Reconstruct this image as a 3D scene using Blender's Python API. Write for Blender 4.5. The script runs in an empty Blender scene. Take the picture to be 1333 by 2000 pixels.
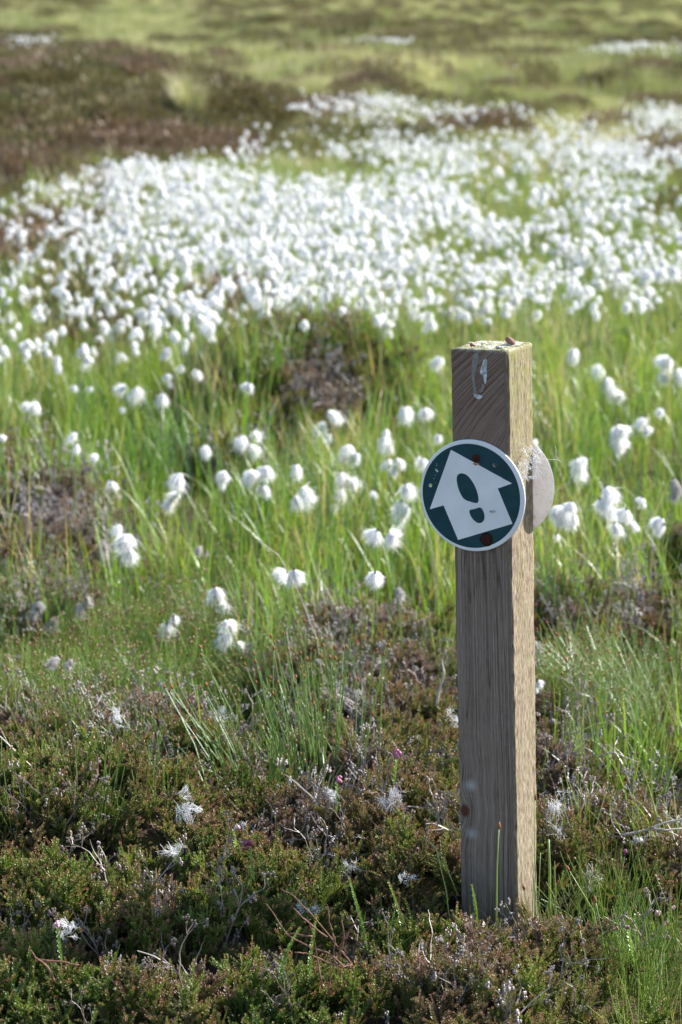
import bpy, bmesh, math, random
import numpy as np
from mathutils import Vector, Matrix

R = math.radians
C = bpy.context.scene
COL = C.collection

# ------------------------------------------------------------------ camera, world, sun, exposure
CAM_Z = 1.24
PITCH = R(11.7)
LENS, SENS_H = 55.0, 22.3
FPX = 2000 * LENS / SENS_H                 # focal length in pixels of the 2000 px high photograph
cam_d = bpy.data.cameras.new('camera')
cam = bpy.data.objects.new('camera', cam_d)
COL.objects.link(cam)
cam.location = (0, 0, CAM_Z)
cam.rotation_euler = (math.pi / 2 - PITCH, 0, 0)
cam_d.sensor_fit = 'VERTICAL'
cam_d.sensor_height = SENS_H
cam_d.sensor_width = SENS_H
cam_d.lens = LENS
cam_d.clip_start = 0.05
cam_d.clip_end = 3000
cam_d.dof.use_dof = True
cam_d.dof.focus_distance = 3.13
cam_d.dof.aperture_fstop = 5.2
C.camera = cam

SUN_AZ = R(28)                              # direction towards the sun, from +X towards +Y
SUN_EL = R(37)
W = bpy.data.worlds.new('World')
C.world = W
W.use_nodes = True
nt = W.node_tree
sky = nt.nodes.new('ShaderNodeTexSky')
sky.sky_type = 'NISHITA'
sky.sun_disc = False
sky.sun_elevation = SUN_EL
sky.sun_rotation = math.pi / 2 - SUN_AZ
sky.air_density = 1.0
sky.dust_density = 1.0
nt.links.new(sky.outputs[0], nt.nodes['Background'].inputs[0])
nt.nodes['Background'].inputs[1].default_value = 0.11
sun_d = bpy.data.lights.new('sun', 'SUN')
sun_d.energy = 5.0
sun_d.angle = R(0.53)
sun_d.color = (1.0, 0.95, 0.86)
sun = bpy.data.objects.new('sun', sun_d)
COL.objects.link(sun)
sdir = Vector((math.cos(SUN_EL) * math.cos(SUN_AZ), math.cos(SUN_EL) * math.sin(SUN_AZ), math.sin(SUN_EL)))
sun.rotation_euler = sdir.to_track_quat('Z', 'Y').to_euler()
sun.location = (8, 4, 8)
C.view_settings.view_transform = 'Standard'
C.view_settings.look = 'None'
C.view_settings.exposure = 1.28
C.view_settings.gamma = 1.0
C.view_settings.use_curve_mapping = False
C.render.engine = 'CYCLES'
C.cycles.use_denoising = True
C.cycles.max_bounces = 7
C.cycles.diffuse_bounces = 3
C.cycles.glossy_bounces = 2
C.cycles.transmission_bounces = 4
C.cycles.sample_clamp_indirect = 6

# ------------------------------------------------------------------ helpers
def ray(px, py):
    v = Vector(((px - 666.5) / FPX, 1.0, (1000 - py) / FPX))
    c, s = math.cos(PITCH), math.sin(PITCH)
    return Vector((v.x, v.y * c + v.z * s, -v.y * s + v.z * c))

def project(x, y, z):
    c, s = math.cos(PITCH), math.sin(PITCH)
    z = z - CAM_Z
    d = y * c - z * s
    u = y * s + z * c
    return 666.5 + FPX * x / d, 1000 - FPX * u / d

def _hash(ix, iy, seed):
    h = (ix.astype(np.int64) * 374761393 + iy.astype(np.int64) * 668265263 + seed * 1442695041) & 0xffffffff
    h = ((h ^ (h >> 13)) * 1274126177) & 0xffffffff
    return ((h ^ (h >> 16)) & 0xffff) / 65535.0

def vnoise(x, y, seed=0):
    x = np.asarray(x, float); y = np.asarray(y, float)
    ix, iy = np.floor(x), np.floor(y)
    fx, fy = x - ix, y - iy
    fx = fx * fx * (3 - 2 * fx); fy = fy * fy * (3 - 2 * fy)
    a = _hash(ix, iy, seed); b = _hash(ix + 1, iy, seed)
    c = _hash(ix, iy + 1, seed); d = _hash(ix + 1, iy + 1, seed)
    return (a * (1 - fx) + b * fx) * (1 - fy) + (c * (1 - fx) + d * fx) * fy

def fbm(x, y, seed=0, o=3):
    t = 0; a = 0.5; n = 0
    for k in range(o):
        t = t + a * vnoise(x * 2 ** k, y * 2 ** k, seed + k * 7); n += a; a *= 0.5
    return t / n

def sstep(a, b, x):
    t = np.clip((x - a) / (b - a), 0, 1)
    return t * t * (3 - 2 * t)

def tag(o, label=None, cat=None, group=None, kind=None):
    if label: o['label'] = label
    if cat: o['category'] = cat
    if group: o['group'] = group
    if kind: o['kind'] = kind
    return o

def empty(name, loc):
    o = bpy.data.objects.new(name, None)
    o.empty_display_size = 0.05
    o.location = loc
    COL.objects.link(o)
    return o

class MB:
    """collects vertices, faces, a per-vertex 'tip' value and material slots"""
    def __init__(s):
        s.v = []; s.f = []; s.t = []; s.m = []
    def add(s, vs, fs, tip=0.0, mi=0):
        n = len(s.v)
        s.v += [tuple(q) for q in vs]
        s.f += [tuple(n + i for i in f) for f in fs]
        s.t += ([tip] * len(vs)) if not hasattr(tip, '__len__') else list(tip)
        s.m += [mi] * len(fs)
    def tube(s, pts, rad, sides=4, tip=0.0, mi=0, cap=True):
        n0 = len(pts)
        rs = rad if hasattr(rad, '__len__') else [rad] * n0
        vs = []; fs = []
        for i, p in enumerate(pts):
            p = Vector(p)
            d = (Vector(pts[min(i + 1, n0 - 1)]) - Vector(pts[max(i - 1, 0)]))
            if d.length < 1e-9: d = Vector((0, 0, 1))
            d.normalize()
            a = d.cross(Vector((0.31, 0.9, 0.12))).normalized()
            b = d.cross(a)
            for k in range(sides):
                t = 2 * math.pi * k / sides
                vs.append(p + (a * math.cos(t) + b * math.sin(t)) * rs[i])
        for i in range(n0 - 1):
            for k in range(sides):
                k2 = (k + 1) % sides
                fs.append((i * sides + k, i * sides + k2, (i + 1) * sides + k2, (i + 1) * sides + k))
        if cap:
            fs.append(tuple(range(sides))[::-1])
            fs.append(tuple((n0 - 1) * sides + k for k in range(sides)))
        s.add(vs, fs, tip, mi)
    def ribbon(s, pts, wid, side, tip=0.0, mi=0, fold=0.0):
        vs = []; fs = []; tp = []
        n0 = len(pts)
        for i, p in enumerate(pts):
            w = wid[i] if hasattr(wid, '__len__') else wid
            p = Vector(p)
            sd = Vector(side)
            vs += [p - sd * w * 0.5, p + Vector((0, 0, -fold * w)), p + sd * w * 0.5]
            tt = tip[i] if hasattr(tip, '__len__') else tip
            tp += [tt] * 3
        for i in range(n0 - 1):
            a = i * 3
            fs += [(a, a + 1, a + 4, a + 3), (a + 1, a + 2, a + 5, a + 4)]
        s.add(vs, fs, tp, mi)
    def blob(s, c, r, rnd, rough=0.1, seg=10, rings=7, tip=0.0, mi=0, mat=None):
        c = Vector(c); vs = []; fs = []
        ph = [rnd.uniform(0, 6.28) for _ in range(4)]
        for j in range(rings + 1):
            th = math.pi * j / rings
            for i in range(seg):
                a = 2 * math.pi * i / seg
                k = 1 + rough * (math.sin(3 * a + ph[0] + 2 * th) + 0.7 * math.sin(5 * a + ph[1]) * math.sin(4 * th + ph[2]))
                q = Vector((math.sin(th) * math.cos(a) * r[0] * k, math.sin(th) * math.sin(a) * r[1] * k, math.cos(th) * r[2] * k))
                if mat: q = mat @ q
                vs.append(c + q)
        for j in range(rings):
            for i in range(seg):
                i2 = (i + 1) % seg
                fs.append((j * seg + i, (j + 1) * seg + i, (j + 1) * seg + i2, j * seg + i2))
        s.add(vs, fs, tip, mi)
    def mesh(s, name, mats, smooth=False):
        me = bpy.data.meshes.new(name)
        me.from_pydata(s.v, [], s.f)
        for m in (mats if isinstance(mats, (list, tuple)) else [mats]): me.materials.append(m)
        me.polygons.foreach_set('material_index', s.m)
        if smooth: me.polygons.foreach_set('use_smooth', [True] * len(s.f))
        at = me.attributes.new('tip', 'FLOAT', 'POINT')
        at.data.foreach_set('value', s.t)
        me.update()
        return me
    def build(s, name, mats, parent=None, smooth=False, loc=None):
        o = bpy.data.objects.new(name, s.mesh(name, mats, smooth))
        COL.objects.link(o)
        if parent: o.parent = parent
        if loc is not None: o.location = loc
        return o

# ------------------------------------------------------------------ materials
def mat(name):
    m = bpy.data.materials.new(name)
    m.use_nodes = True
    n = m.node_tree
    n.nodes.clear()
    out = n.nodes.new('ShaderNodeOutputMaterial')
    return m, n, out

def nd(n, t, **kw):
    x = n.nodes.new(t)
    for k, v in kw.items(): setattr(x, k, v)
    return x

def ramp(n, fac, stops, interp='LINEAR'):
    r = nd(n, 'ShaderNodeValToRGB')
    r.color_ramp.interpolation = interp
    e = r.color_ramp.elements
    while len(e) > 1: e.remove(e[-1])
    e[0].position = stops[0][0]; e[0].color = (*stops[0][1], 1)
    for p, c in stops[1:]:
        q = e.new(p); q.color = (*c, 1)
    n.links.new(fac, r.inputs[0])
    return r.outputs[0]

def mixc(n, fac, a, b, mode='MIX'):
    m = nd(n, 'ShaderNodeMix', data_type='RGBA', blend_type=mode)
    for sock, v in ((m.inputs[0], fac), (m.inputs[6], a), (m.inputs[7], b)):
        if isinstance(v, (int, float)): sock.default_value = v
        elif isinstance(v, tuple): sock.default_value = (*v, 1)
        else: n.links.new(v, sock)
    return m.outputs[2]

def mth(n, op, a, b=0.0, clamp=False):
    m = nd(n, 'ShaderNodeMath', operation=op, use_clamp=clamp)
    for sock, v in ((m.inputs[0], a), (m.inputs[1], b)):
        if isinstance(v, (int, float)): sock.default_value = v
        else: n.links.new(v, sock)
    return m.outputs[0]

def leaf_shader(n, out, col, trans=0.4, gloss=0.06, rough=0.45, tmul=(1.15, 1.2, 0.7)):
    d = nd(n, 'ShaderNodeBsdfDiffuse'); t = nd(n, 'ShaderNodeBsdfTranslucent'); g = nd(n, 'ShaderNodeBsdfGlossy')
    g.inputs['Roughness'].default_value = rough
    g.inputs['Color'].default_value = (0.9, 0.95, 1.0, 1)
    n.links.new(col, d.inputs[0])
    n.links.new(mixc(n, 1.0, col, tmul, 'MULTIPLY'), t.inputs[0])
    m1 = nd(n, 'ShaderNodeMixShader'); m1.inputs[0].default_value = trans
    n.links.new(d.outputs[0], m1.inputs[1]); n.links.new(t.outputs[0], m1.inputs[2])
    m2 = nd(n, 'ShaderNodeMixShader'); m2.inputs[0].default_value = gloss
    n.links.new(m1.outputs[0], m2.inputs[1]); n.links.new(g.outputs[0], m2.inputs[2])
    n.links.new(m2.outputs[0], out.inputs[0])

def inst_attr(n, name='tint'):
    a = nd(n, 'ShaderNodeAttribute', attribute_type='INSTANCER', attribute_name=name)
    return a.outputs['Fac']

def geo_attr(n, name='tip'):
    a = nd(n, 'ShaderNodeAttribute', attribute_type='GEOMETRY', attribute_name=name)
    return a.outputs['Fac']

def tinted(name, tint_stops, tip_col=None, tip_amt=0.85, trans=0.35, gloss=0.06, rough=0.45, inst=True, vary=0.5, tmul=(1.15, 1.2, 0.7), tip_stops=None):
    """leaf material: base colour from the instance tint, end colour from the mesh's tip value"""
    m, n, out = mat(name)
    if inst: f = inst_attr(n)
    else:
        oi = nd(n, 'ShaderNodeObjectInfo'); f = oi.outputs['Random']
    c = ramp(n, f, tint_stops)
    oi2 = nd(n, 'ShaderNodeObjectInfo')
    v = mth(n, 'ADD', mth(n, 'MULTIPLY', oi2.outputs['Random'], vary), 1 - vary / 2)
    hv = nd(n, 'ShaderNodeHueSaturation')
    n.links.new(c, hv.inputs['Color']); n.links.new(v, hv.inputs['Value'])
    c = hv.outputs[0]
    if tip_col:
        tc = ramp(n, f, tip_stops) if tip_stops else tip_col
        c = mixc(n, mth(n, 'MULTIPLY', geo_attr(n), tip_amt, True), c, tc)
    leaf_shader(n, out, c, trans, gloss, rough, tmul)
    return m

M = {}
# heather: tint 0 = dark fresh green, .5 = olive, .75 = rusty brown, 1 = grey dead
M['heather'] = tinted('heather_leaf', [(0, (0.095, 0.15, 0.022)), (0.35, (0.165, 0.205, 0.036)), (0.6, (0.20, 0.155, 0.065)), (0.8, (0.21, 0.14, 0.125)), (1.0, (0.32, 0.26, 0.27))],
                      tip_col=(0.34, 0.13, 0.09), tip_stops=[(0, (0.24, 0.18, 0.06)), (0.3, (0.34, 0.145, 0.095)), (0.7, (0.30, 0.16, 0.15)), (1, (0.38, 0.31, 0.32))], trans=0.27, gloss=0.05, rough=0.5, vary=0.75, tmul=(1.2, 1.2, 0.6))
M['twig'] = tinted('dead_twig', [(0, (0.10, 0.065, 0.05)), (0.5, (0.20, 0.15, 0.13)), (1, (0.36, 0.32, 0.30))], trans=0.0, gloss=0.08, rough=0.5, vary=0.6)
M['sedge'] = tinted('sedge_blade', [(0, (0.055, 0.13, 0.03)), (0.4, (0.15, 0.26, 0.028)), (0.7, (0.235, 0.32, 0.042)), (0.85, (0.30, 0.27, 0.10)), (1, (0.42, 0.34, 0.21))],
                    tip_col=(0.40, 0.24, 0.07), tip_amt=0.8, trans=0.45, gloss=0.08, rough=0.38, vary=0.5)
M['deer'] = tinted('deergrass_stem', [(0, (0.16, 0.28, 0.04)), (0.5, (0.27, 0.36, 0.06)), (1, (0.46, 0.46, 0.24))],
                   tip_col=(0.30, 0.10, 0.03), trans=0.25, gloss=0.10, rough=0.35, vary=0.5)
M['moor_heather'] = tinted('moor_heather_leaf', [(0, (.06, .09, .022)), (.35, (.13, .13, .04)), (.7, (.16, .11, .065)), (1, (.24, .165, .14))], tip_col=(.22, .15, .12), tip_amt=.7, trans=.15, gloss=.02, vary=.5)
M['far_grass'] = tinted('moor_grass', [(0, (0.10, 0.13, 0.05)), (0.5, (0.26, 0.275, 0.11)), (1, (0.46, 0.43, 0.27))],
                        tip_col=(0.5, 0.42, 0.22), tip_amt=0.6, trans=0.35, gloss=0.04, vary=0.4)
M['stalk'] = tinted('dry_stalk', [(0, (0.50, 0.44, 0.34)), (1, (0.6, 0.52, 0.44))], inst=False, trans=0.2, gloss=0.08, vary=0.2)
M['green_stem'] = tinted('fresh_stem', [(0, (0.20, 0.33, 0.06)), (1, (0.30, 0.40, 0.10))], tip_col=(0.32, 0.12, 0.04), inst=False, trans=0.3, gloss=0.1, vary=0.2)

def plain(name, col, rough=0.7, spec=0.3, bump=0.0, bscale=200, var=None):
    m, n, out = mat(name)
    b = nd(n, 'ShaderNodeBsdfPrincipled')
    b.inputs['Base Color'].default_value = (*col, 1)
    b.inputs['Roughness'].default_value = rough
    b.inputs['Specular IOR Level'].default_value = spec
    n.links.new(b.outputs[0], out.inputs[0])
    tc = nd(n, 'ShaderNodeTexCoord')
    if var:
        no = nd(n, 'ShaderNodeTexNoise'); no.inputs['Scale'].default_value = var[1]; no.inputs['Detail'].default_value = 5
        n.links.new(tc.outputs['Object'], no.inputs[0])
        n.links.new(ramp(n, no.outputs[0], [(0.35, col), (0.62, var[0])]), b.inputs['Base Color'])
    if bump:
        no2 = nd(n, 'ShaderNodeTexNoise'); no2.inputs['Scale'].default_value = bscale; no2.inputs['Detail'].default_value = 4
        n.links.new(tc.outputs['Object'], no2.inputs[0])
        bp = nd(n, 'ShaderNodeBump'); bp.inputs['Strength'].default_value = bump; bp.inputs['Distance'].default_value = 0.002
        n.links.new(no2.outputs[0], bp.inputs['Height']); n.links.new(bp.outputs[0], b.inputs['Normal'])
    return m

def cotton_mat(name, col, trans):
    m, n, out = mat(name)
    d = nd(n, 'ShaderNodeBsdfDiffuse'); d.inputs[0].default_value = (*col, 1)
    t = nd(n, 'ShaderNodeBsdfTranslucent'); t.inputs[0].default_value = (*col, 1)
    x = nd(n, 'ShaderNodeMixShader'); x.inputs[0].default_value = trans
    n.links.new(d.outputs[0], x.inputs[1]); n.links.new(t.outputs[0], x.inputs[2]); n.links.new(x.outputs[0], out.inputs[0])
    return m
M['cotton'] = cotton_mat('cotton_fluff', (0.97, 0.97, 0.975), 0.52)
M['dull_cotton'] = cotton_mat('worn_cotton', (0.55, 0.52, 0.50), 0.3)
M['fibre'] = cotton_mat('loose_fibre', (0.82, 0.82, 0.84), 0.35)
M['bract'] = plain('dark_bract', (0.10, 0.07, 0.05), 0.8)

# ------------------------------------------------------------------ terrain and canopy
HUM = []   # heather hummocks: x, y, radius, height, tint
def hum(px, py, r, h, t, dist=None):
    d = ray(px, py)
    z0 = 0.08
    k = (z0 - CAM_Z) / d.z
    HUM.append((d.x * k, d.y * k, r, h * 1.3, t))

_r = random.Random(11)
# foreground hummocks, left to right, from the bottom edge of the frame to the mid ground
for px, py, r, h, t in [
    (60, 1980, .16, .11, .30), (300, 1990, .15, .10, .55), (520, 1985, .15, .09, .10), (740, 1990, .13, .09, .28), (930, 1975, .15, .12, .50), (1130, 1990, .12, .08, .35), (-140, 1960, .18, .12, .3),
    (90, 1800, .15, .12, .35), (270, 1830, .15, .10, .45), (430, 1830, .12, .11, .25), (1010, 1900, .11, .11, .42), (860, 1850, .12, .07, .30), (1120, 1900, .10, .09, .40),
    (60, 1640, .16, .17, .28), (230, 1630, .15, .17, .32), (390, 1700, .12, .11, .40), (520, 1740, .11, .10, .28), (-120, 1650, .2, .14, .3),
    (660, 1640, .13, .11, .52), (790, 1600, .13, .12, .62), (700, 1530, .13, .12, .62), (830, 1500, .12, .11, .50), (840, 1700, .10, .09, .40), (1110, 1660, .10, .10, .38), (1070, 1520, .10, .10, .60), (1180, 1620, .10, .08, .68), (1300, 1650, .12, .05, .70), (1250, 1560, .10, .04, .75),
    (300, 1470, .13, .12, .88), (400, 1500, .10, .10, .62), (110, 1480, .15, .10, .60), (200, 1550, .12, .09, .45), (30, 1430, .14, .10, .62), (-120, 1450, .2, .1, .6),
    (170, 1410, .12, .10, .80), (720, 1400, .13, .10, .72), (620, 1330, .12, .09, .78), (800, 1330, .14, .10, .72), (860, 1420, .10, .09, .5), (520, 1600, .11, .09, .35), (1060, 1400, .12, .10, .85),
    (700, 1250, .15, .10, .78), (560, 1290, .12, .08, .75), (820, 1270, .14, .09, .4), (60, 1200, .16, .10, .82), (40, 1100, .17, .13, .80), (150, 1060, .15, .12, .88), (300, 1200, .12, .05, .5),
    (90, 985, .16, .12, .66), (10, 965, .16, .12, .6), (580, 775, .34, .27, .35), (650, 750, .28, .26, .45), (480, 810, .24, .18, .4), (540, 800, .24, .2, .8), (430, 895, .10, .09, .6), (560, 1200, .14, .06, .8), (1130, 1190, .16, .08, .6), (1300, 1180, .16, .06, .5), (230, 1380, .10, .08, .7)]:
    hum(px, py, r, h, t)
for k in range(70):                          # more to both sides of the frame
    y = _r.uniform(2.0, 6.5); sx = _r.choice((-1, 1))
    x = sx * _r.uniform(0.145 * y, 0.145 * y + 1.0)
    HUM.append((x, y, _r.uniform(.12, .2), _r.uniform(.07, .14), _r.uniform(.2, .9)))
HUMA = np.array(HUM)

def hummock(x, y):
    """height of the low shrub mounds, outward slope and tint at x, y"""
    x = np.asarray(x, float); y = np.asarray(y, float)
    h = np.zeros_like(x); gx = np.zeros_like(x); gy = np.zeros_like(x); t = np.full_like(x, 0.5)
    for hx, hy, r, hh, tt in HUM:
        dx, dy = x - hx, y - hy
        wob = 1 + 0.25 * (vnoise(x * 14, y * 14, 5) - 0.5)
        q = (dx * dx + dy * dy) / (r * r * wob)
        z = hh * np.sqrt(np.clip(1 - q, 0, 1))
        m = z > h
        h = np.where(m, z, h)
        gx = np.where(m, dx / r, gx); gy = np.where(m, dy / r, gy); t = np.where(m, tt, t)
    return h, gx, gy, t

def terrain(x, y):
    x = np.asarray(x, float); y = np.asarray(y, float)
    z = 0.05 * (fbm(x * 0.9 + 3, y * 0.9, 3) - 0.5) * sstep(1.5, 6, y)
    z = z + 0.30 * (fbm(x * 0.3, y * 0.22, 9) - 0.5) * sstep(12, 22, y)
    z = z + 0.30 * (fbm(x * 1.1, y * 0.9, 19) - 0.5) * sstep(14, 22, y)
    z = z + 0.62 * np.exp(-((x + 4.2) / 2.1) ** 2 - ((y - 21.5) / 3.6) ** 2) + .22 * np.exp(-((x + 1.6) / 1.1) ** 2 - ((y - 21.5) / 3) ** 2)          # heather bank
    z = z + 0.16 * np.exp(-((x + 0.4) / 1.1) ** 2 - ((y - 20.0) / 1.4) ** 2)
    z = z + 0.013 * np.clip(y - 60, 0, None) + 1.2 * (fbm(x * 0.03, y * 0.02, 31) - 0.5) * sstep(60, 200, y)
    z = z - 0.02 * sstep(6.5, 3.2, y) * 0
    return z

def canopy(x, y):
    h, gx, gy, t = hummock(x, y)
    return terrain(x, y) + h

def hit(px, py, extra=0.0):
    """the point where the view line of a photograph pixel meets the plant canopy raised by extra"""
    d = ray(px, py)
    k = np.concatenate([np.arange(1.8, 12, 0.01), np.arange(12, 150, 0.1)])
    x = d.x * k; y = d.y * k; z = CAM_Z + d.z * k
    c = canopy(x, y) + extra
    i = int(np.argmax(z <= c)) if (z <= c).any() else len(k) - 1
    return Vector((x[i], y[i], z[i]))

# ground sheet
xs = np.sinh(np.linspace(-7.2, 7.2, 321)) ; xs = xs / xs[-1] * 420
xs = np.sort(np.concatenate([xs, np.arange(-2.4, 2.41, 0.04)]))
ys = np.concatenate([np.arange(-12, 1.6, 0.5), np.arange(1.6, 6, 0.035), 6 * np.exp(np.linspace(0, math.log(900 / 6), 230))])
xs = xs[np.concatenate([[True], np.diff(xs) > 0.008])]
X, Y = np.meshgrid(xs, ys)
Hh = hummock(X, Y)[0]
Z = terrain(X, Y) + Hh * 0.60 + 0.012 * (fbm(X * 9, Y * 9, 21) - 0.5) * (Y < 12)
nx, ny = len(xs), len(ys)
verts = np.stack([X.ravel(), Y.ravel(), Z.ravel()], 1)
I = np.arange(nx * ny).reshape(ny, nx)
F = np.stack([I[:-1, :-1].ravel(), I[:-1, 1:].ravel(), I[1:, 1:].ravel(), I[1:, :-1].ravel()], 1)
gm = bpy.data.meshes.new('ground')
gm.vertices.add(len(verts)); gm.vertices.foreach_set('co', verts.ravel())
gm.loops.add(F.size); gm.loops.foreach_set('vertex_index', F.ravel())
gm.polygons.add(len(F)); gm.polygons.foreach_set('loop_start', np.arange(0, F.size, 4)); gm.polygons.foreach_set('loop_total', np.full(len(F), 4))
gm.polygons.foreach_set('use_smooth', np.ones(len(F), bool))
gm.update(calc_edges=True); gm.validate()
ground = bpy.data.objects.new('ground', gm)
COL.objects.link(ground)
tag(ground, 'peaty moorland ground with moss, running to the far green moor', 'ground', kind='structure')

m, n, out = mat('moor_ground')
geo = nd(n, 'ShaderNodeNewGeometry')
sep = nd(n, 'ShaderNodeSeparateXYZ'); n.links.new(geo.outputs['Position'], sep.inputs[0])
def noise(scale, detail=4, vec=None, rough=0.55):
    q = nd(n, 'ShaderNodeTexNoise'); q.inputs['Scale'].default_value = scale; q.inputs['Detail'].default_value = detail; q.inputs['Roughness'].default_value = rough
    n.links.new(vec or geo.outputs['Position'], q.inputs[0]); return q.outputs[0]
near = ramp(n, noise(22, 6), [(0.30, (0.022, 0.016, 0.011)), (0.48, (0.06, 0.042, 0.026)), (0.58, (0.075, 0.075, 0.022)), (0.72, (0.16, 0.10, 0.035))])
far = ramp(n, noise(0.42, 5), [(0.30, (0.09, 0.075, 0.05)), (0.42, (0.14, 0.14, 0.06)), (0.52, (0.24, 0.25, 0.10)), (0.64, (0.32, 0.32, 0.14)), (0.75, (0.42, 0.38, 0.24))])
fine = noise(5.0, 5)
far = mixc(n, 0.6, far, ramp(n, fine, [(0.36, (0.07, 0.075, 0.035)), (0.5, (0.22, 0.23, 0.10)), (0.62, (0.46, 0.42, 0.26))]))
veryfar = ramp(n, noise(0.045, 5), [(0.38, (0.15, 0.12, 0.12)), (0.5, (0.20, 0.20, 0.10)), (0.62, (0.26, 0.28, 0.12))])
d1 = mth(n, 'SUBTRACT', sep.outputs['Y'], 13.0); d1 = mth(n, 'DIVIDE', d1, 5.0, True)
d2 = mth(n, 'SUBTRACT', sep.outputs['Y'], 70.0); d2 = mth(n, 'DIVIDE', d2, 90.0, True)
col = mixc(n, d1, near, far)
col = mixc(n, mth(n, 'MULTIPLY', d2, 0.7), col, veryfar)
b = nd(n, 'ShaderNodeBsdfPrincipled'); b.inputs['Roughness'].default_value = 0.95; b.inputs['Specular IOR Level'].default_value = 0.1
n.links.new(col, b.inputs['Base Color'])
bp = nd(n, 'ShaderNodeBump'); bp.inputs['Strength'].default_value = 0.8; bp.inputs['Distance'].default_value = 0.02
n.links.new(noise(60, 5), bp.inputs['Height']); n.links.new(bp.outputs[0], b.inputs['Normal'])
n.links.new(b.outputs[0], out.inputs[0])
gm.materials.append(m)

# ------------------------------------------------------------------ plant pieces used in the scattered ground cover
def perp(d, rnd):
    a = d.cross(Vector((rnd.uniform(-1, 1), rnd.uniform(-1, 1), rnd.uniform(-1, 1)))).normalized()
    return a

def shoot(mb, p0, d, L, rnd, tipred, step=0.0023, leaf=0.0029):
    """one heather shoot: a thin core with whorls of scale leaves"""
    n0 = max(3, int(L / step))
    p = Vector(p0); d = Vector(d).normalized()
    bend = Vector((rnd.gauss(0, .012), rnd.gauss(0, .012), 0.018))
    pts = [p.copy()]
    a0 = perp(d, rnd)
    for i in range(n0):
        d = (d + bend).normalized()
        p = p + d * step
        pts.append(p.copy())
        a = (a0 - d * a0.dot(d)).normalized(); b = d.cross(a)
        f = i / n0
        sz = leaf * (0.75 + 0.5 * math.sin(math.pi * min(1, f * 1.1 + .1))) * rnd.uniform(.8, 1.2)
        tp = min(1, max(0, (f - (1 - tipred)) / 0.12)) if tipred > 0 else 0
        off = (i % 2) * math.pi / 4
        for k in range(4):
            t = off + k * math.pi / 2
            o = a * math.cos(t) + b * math.sin(t)
            s_ = d.cross(o)
            w = sz * 0.36
            base = p + o * 0.0003
            mb.add([base - s_ * w, base + s_ * w, base + o * sz * rnd.uniform(.4, .75) + d * sz * rnd.uniform(.6, 1.0)], [(0, 1, 2)], tp)
    mb.tube([pts[0], pts[len(pts) // 2], pts[-1]], [.0007, .0005, .0003], 3, 0.0 if tipred < .9 else .6, 0, False)
    return pts

def make_sprig(seed, L, sides, red):
    rnd = random.Random(seed); mb = MB()
    pts = shoot(mb, (0, 0, 0), (rnd.gauss(0, .15), rnd.gauss(0, .15), 1), L, rnd, red)
    for k in range(sides):
        f = rnd.uniform(.12, .8)
        p = pts[int(f * (len(pts) - 1))]
        a = rnd.uniform(0, 6.28)
        d = Vector((math.cos(a), math.sin(a), rnd.uniform(.8, 1.7)))
        shoot(mb, p, d, rnd.uniform(.010, .026) * (1.2 - f * .5), rnd, red if rnd.random() < .7 else 0)
    mb.tube([(0, 0, -.05), (0.002, 0, -.02), (0, 0, 0.01)], [.0012, .001, .0007], 3, 0.0, 1, False)
    return mb

def make_twigs(seed, L):
    rnd = random.Random(seed); mb = MB()
    def br(p, d, L, r, lev):
        pts = [p]; q = Vector(p); d = Vector(d).normalized()
        for i in range(5):
            d = (d + Vector((rnd.gauss(0, .18), rnd.gauss(0, .18), rnd.gauss(0.03, .12)))).normalized()
            q = q + d * L / 5; pts.append(q.copy())
        mb.tube(pts, [r * (1 - .13 * i) for i in range(6)], 4 if lev == 0 else 3, 0, 0, False)
        if lev < 2:
            for k in range(4 if lev == 0 else 3):
                i = rnd.randint(1, 5)
                a = rnd.uniform(0, 6.28)
                br(pts[i], d + Vector((math.cos(a), math.sin(a), rnd.uniform(0, .6))) * .9, L * rnd.uniform(.35, .6), r * .62, lev + 1)
        elif rnd.random() < .8:
            for k in range(5):
                c = pts[-1] + Vector((rnd.gauss(0, .0012), rnd.gauss(0, .0012), rnd.uniform(-.006, .001)))
                mb.blob(c, (.0013, .0013, .0017), rnd, 0, 4, 3, 0)
    br(Vector((0, 0, -.02)), (rnd.gauss(0, .3), rnd.gauss(0, .3), 1), L, .0013, 0)
    return mb

def blade(mb, base, az, L, w, lean, curl, rnd, tips=True, n0=7, tipstart=.75):
    d = Vector((math.cos(az), math.sin(az), 0))
    side = Vector((-math.sin(az + rnd.uniform(-.6, .6)), math.cos(az), 0)).normalized()
    pts = []; ws = []; ts = []
    p = Vector(base); ang = lean
    for i in range(n0 + 1):
        f = i / n0
        pts.append(p.copy()); ws.append(w * (1 - f ** 2.2) + .0004)
        ts.append(max(0, (f - tipstart) / (1 - tipstart)) if tips else 0)
        p = p + (d * math.sin(ang) + Vector((0, 0, math.cos(ang)))) * (L / n0)
        ang += curl / n0 * (0.5 + f)
    mb.ribbon(pts, ws, side, ts, 0, .25)

def make_sedge(seed, nb, L, w=0.0040, spread=.03):
    rnd = random.Random(seed); mb = MB()
    for k in range(nb):
        a = rnd.uniform(0, 6.28)
        blade(mb, (rnd.gauss(0, spread), rnd.gauss(0, spread), -.01), a, L * rnd.uniform(.55, 1.15), w * rnd.uniform(.45, 1.15), abs(rnd.gauss(.10, .15)), rnd.uniform(0, .5) if rnd.random() < .78 else rnd.uniform(.8, 2.0), rnd, tips=rnd.random() < .45)
    return mb

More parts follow.
